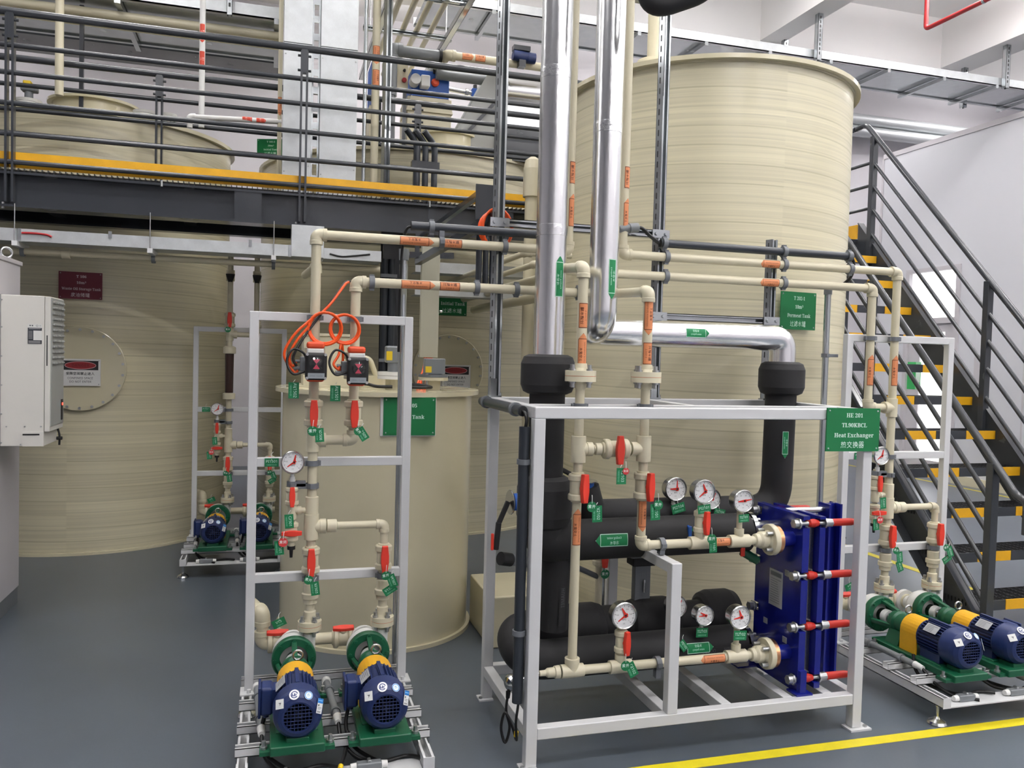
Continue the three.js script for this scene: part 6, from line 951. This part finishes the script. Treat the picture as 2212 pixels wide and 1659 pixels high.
  const g2 = thing('grey_pipe', 'second grey pipe below the beige one above the blue machine', 'pipe'); part(g2, 'pipe_length', cy([1.36, 4.06, -7.25], [2.3, 4.06, -7.25], .045, .045, 18), M.greyDuct); part(g2, 'leg', rod([2.2, 3.33, -7.25], [2.2, 4.04, -7.25], .03, 12), M.greyDuct);
  const mt = thing('drive_motor', 'dark blue drive motor above the steel drum', 'motor'); part(mt, 'body', cy([1.97, 4.2, -6.93], [2.14, 4.19, -6.93], .045, .045, 22), M.motor); part(mt, 'fan_cover', cy([2.1, 4.19, -6.93], [2.17, 4.19, -6.93], .048, .046, 22), M.motor); part(mt, 'bracket', [bx(1.97, 2.12, 4.24, 4.28, -6.97, -6.9), bx(2.02, 2.08, 4.1, 4.16, -6.97, -6.9)], M.dark);
  // blue machine on the wide tank
  const bm = thing('filter_press', 'blue and beige filter machine with a control box on the wide tank', 'machine'), z = -7.3;
  part(bm, 'cabinet', bx(1.12, 1.52, 3.33, 3.87, -7.75, z - .02, .006), M.pp); part(bm, 'blue_panel', bx(1.15, 1.49, 3.86, 4.1, -7.7, z, .006), M.panelBlue, 'blue panel'); part(bm, 'hopper', slab([[1.11, 3.74], [1.53, 3.74], [1.49, 3.87], [1.15, 3.87]], .4, [0, 0, -7.7], [1, 0, 0], [0, 1, 0]), M.pp);
  part(bm, 'gear_motor', [cy([1.17, 3.98, z], [1.17, 3.98, z + .12], .045, .045, 18), bx(1.22, 1.3, 3.93, 4.03, z, z + .1, .01)], M.whitePl); part(bm, 'brass_wheel', lathe([1.36, 4.0, z], [0, 0, 1], [[0, 0], [.035, 0], [.035, .02], [.02, .03], [0, .032]], 24), M.orangeCap); part(bm, 'clasp', bx(1.34, 1.4, 4.08, 4.13, z - .01, z + .012, .003), M.rubber);
  part(bm, 'post', [bx(1.08, 1.11, 3.33, 3.95, -7.34, -7.31), bx(.87, .89, 3.33, 3.8, -7.34, -7.31)], M.dark);
  const cb = part(bm, 'control_box', bx(.9, 1.12, 3.92, 4.14, -7.4, z, .005), M.pp); part(cb, 'display', bx(.965, 1.02, 4.03, 4.075, z, z + .004), M.black); part(cb, 'red_digits', bx(.99, 1.005, 4.055, 4.068, z + .003, z + .006), M.ledRed); part(cb, 'knob', cy([1.085, 4.075, z], [1.085, 4.075, z + .02], .013, .011, 12), M.rubber); part(cb, 'stop_button', cy([1.085, 3.99, z], [1.085, 3.99, z + .02], .021, .02, 16), M.redPipe); part(cb, 'warning_sticker', bx(.95, 1.02, 4.09, 4.105, z, z + .002), M.tie);
  part(bm, 'side_panel', bx(.80, .83, 3.75, 4.12, -7.6, -7.3), M.panelBlue, 'blue panel'); part(bm, 'side_frame', [bx(.79, .84, 3.33, 3.75, -7.58, -7.32)], M.pp);
  const cv = thing('screw_conveyor', 'grey sheet conveyor trough sloping up beside the blue machine', 'conveyor'); part(cv, 'trough', slab([[1.5, 3.5], [1.62, 3.42], [1.98, 3.42], [2.02, 4.02], [1.93, 4.13], [1.83, 4.13]], .3, [0, 0, -7.5], [1, 0, 0], [0, 1, 0], .004), M.acGrey); part(cv, 'edge_bar', bar([1.55, 3.46, -7.18], [1.97, 3.95, -7.18], .03, .03, [0, 0, 1]), M.dark); part(cv, 'outlet', bx(1.82, 1.95, 4.03, 4.14, -7.45, -7.25, .004), M.acGrey); part(cv, 'support', [bx(1.6, 1.64, 3.33, 3.5, -7.4, -7.36), bx(1.9, 1.94, 3.33, 3.5, -7.4, -7.36)], M.dark);
  const vl = thing('inlet_valve', 'blue valve on a steel pipe between the machine and conveyor', 'valve'); part(vl, 'pipe', cy([1.49, 4.03, -7.5], [1.75, 4.01, -7.5], .022, .022, 16), M.steel); part(vl, 'joint', lathe([1.68, 4.015, -7.5], [1, -.05, 0], [[.022, 0], [.034, .004], [.034, .03], [.022, .034]], 18), M.steel); part(vl, 'body', bx(1.74, 1.80, 3.95, 4.05, -7.53, -7.46, .006), M.panelBlue); part(vl, 'knob', cy([1.775, 4.05, -7.5], [1.775, 4.09, -7.5], .02, .018, 14), M.rubber);
  const dr = thing('steel_drum', 'stainless steel drum casing right of the conveyor', 'drum'); part(dr, 'casing', [cy([1.98, 3.98, -7.25], [2.6, 3.98, -7.25], .13, .13, 32), bx(1.96, 2.6, 3.62, 3.86, -7.4, -7.1, .006)], M.steel); part(dr, 'base', bx(1.94, 2.62, 3.33, 3.62, -7.42, -7.08), M.dark); part(dr, 'rim', [lathe([1.98, 3.98, -7.25], [1, 0, 0], [[.13, 0], [.14, 0], [.14, .02], [.13, .02]], 30)], M.steel);
  // pipes on the tall tank
  for (const [i, x, z2, r] of [[0, 1.95, -4.68, .034], [1, 2.14, -4.5, .034]]) { const t = thing('tank_pipe', 'beige pipe rising from the ' + (i ? 'flanged' : 'small') + ' nozzle on the tall tank', 'pipe'); part(t, 'pipe_length', cy([x, 3.33, z2], [x, 5.9, z2], r, r, 18), M.pp); part(t, 'flange', disc(x, 3.33, z2, i ? .09 : .06, .028, 28), M.ppDark); part(t, 'ceiling_clip', bx(x - .03, x + .03, 5.88, CEIL, z2 - .01, z2 + .01), M.galv); }
  const fd = thing('foam_pipe', 'black foam pipe elbow at the top edge right of the silver risers', 'insulated pipe'); part(fd, 'insulation', tube(fillet([[1.40, 3.25, -3.05], [1.40, 2.965, -3.0], [1.66, 3.07, -2.95], [1.74, 4.2, -2.9]], .1, 10), .042, 24, true), M.foam); 
  const hs = thing('strut_rail', 'galvanised rail at the top of the right tall strut', 'strut'); part(hs, 'channel', strut([1.35, 3.3, HZ1 + .02], [1.77, 3.3, HZ1 + .02], .038, [0, 0, 1]), M.galv); part(hs, 'bracket', [bx(1.74, 1.83, 3.275, 3.325, HZ1 + .042, HZ1 + .048), cy([1.765, 3.3, HZ1 + .046], [1.765, 3.3, HZ1 + .056], .01, .01, 6), cy([1.805, 3.3, HZ1 + .046], [1.805, 3.3, HZ1 + .056], .01, .01, 6)], M.galv);
  // red sprinkler pipe and white ducts at upper right
  const rp = thing('sprinkler_pipe', 'red sprinkler pipe hanging from the ceiling at upper right', 'pipe'); part(rp, 'pipe_length', tube(fillet([[7.0, 6.2, -7.69], [7.0, 5.38, -7.69], [7.0, 5.36, -1.5]], .05), .024, 14), M.redPipe); part(rp, 'hanger', [rod([7.0, 5.38, -6.9], [7.0, CEIL, -6.9], .012, 8), rod([7.0, 5.36, -3.0], [7.0, CEIL, -3.0], .008, 8), lathe([7.0, 5.38, -6.915], [0, 0, 1], [[.024, 0], [.03, 0], [.03, .03], [.024, .03]], 16)], M.galv);
  for (const [i, y] of [5.55, 5.36].entries()) { const t = thing('back_wall_duct', 'white round duct along the back wall beyond the stair, ' + (i ? 'lower' : 'upper') + ' one', 'duct'); part(t, 'duct', cy([5.6, y, -11.3], [12.9, y, -11.3], .09, .09, 20), M.galvBright); part(t, 'bracket', [6.5, 8.5, 10.5].map((x) => bx(x - .02, x + .02, y - .1, y + .1, -11.6, -11.38)), M.galv); }
}
finish();
renderer.render(scene, camera);
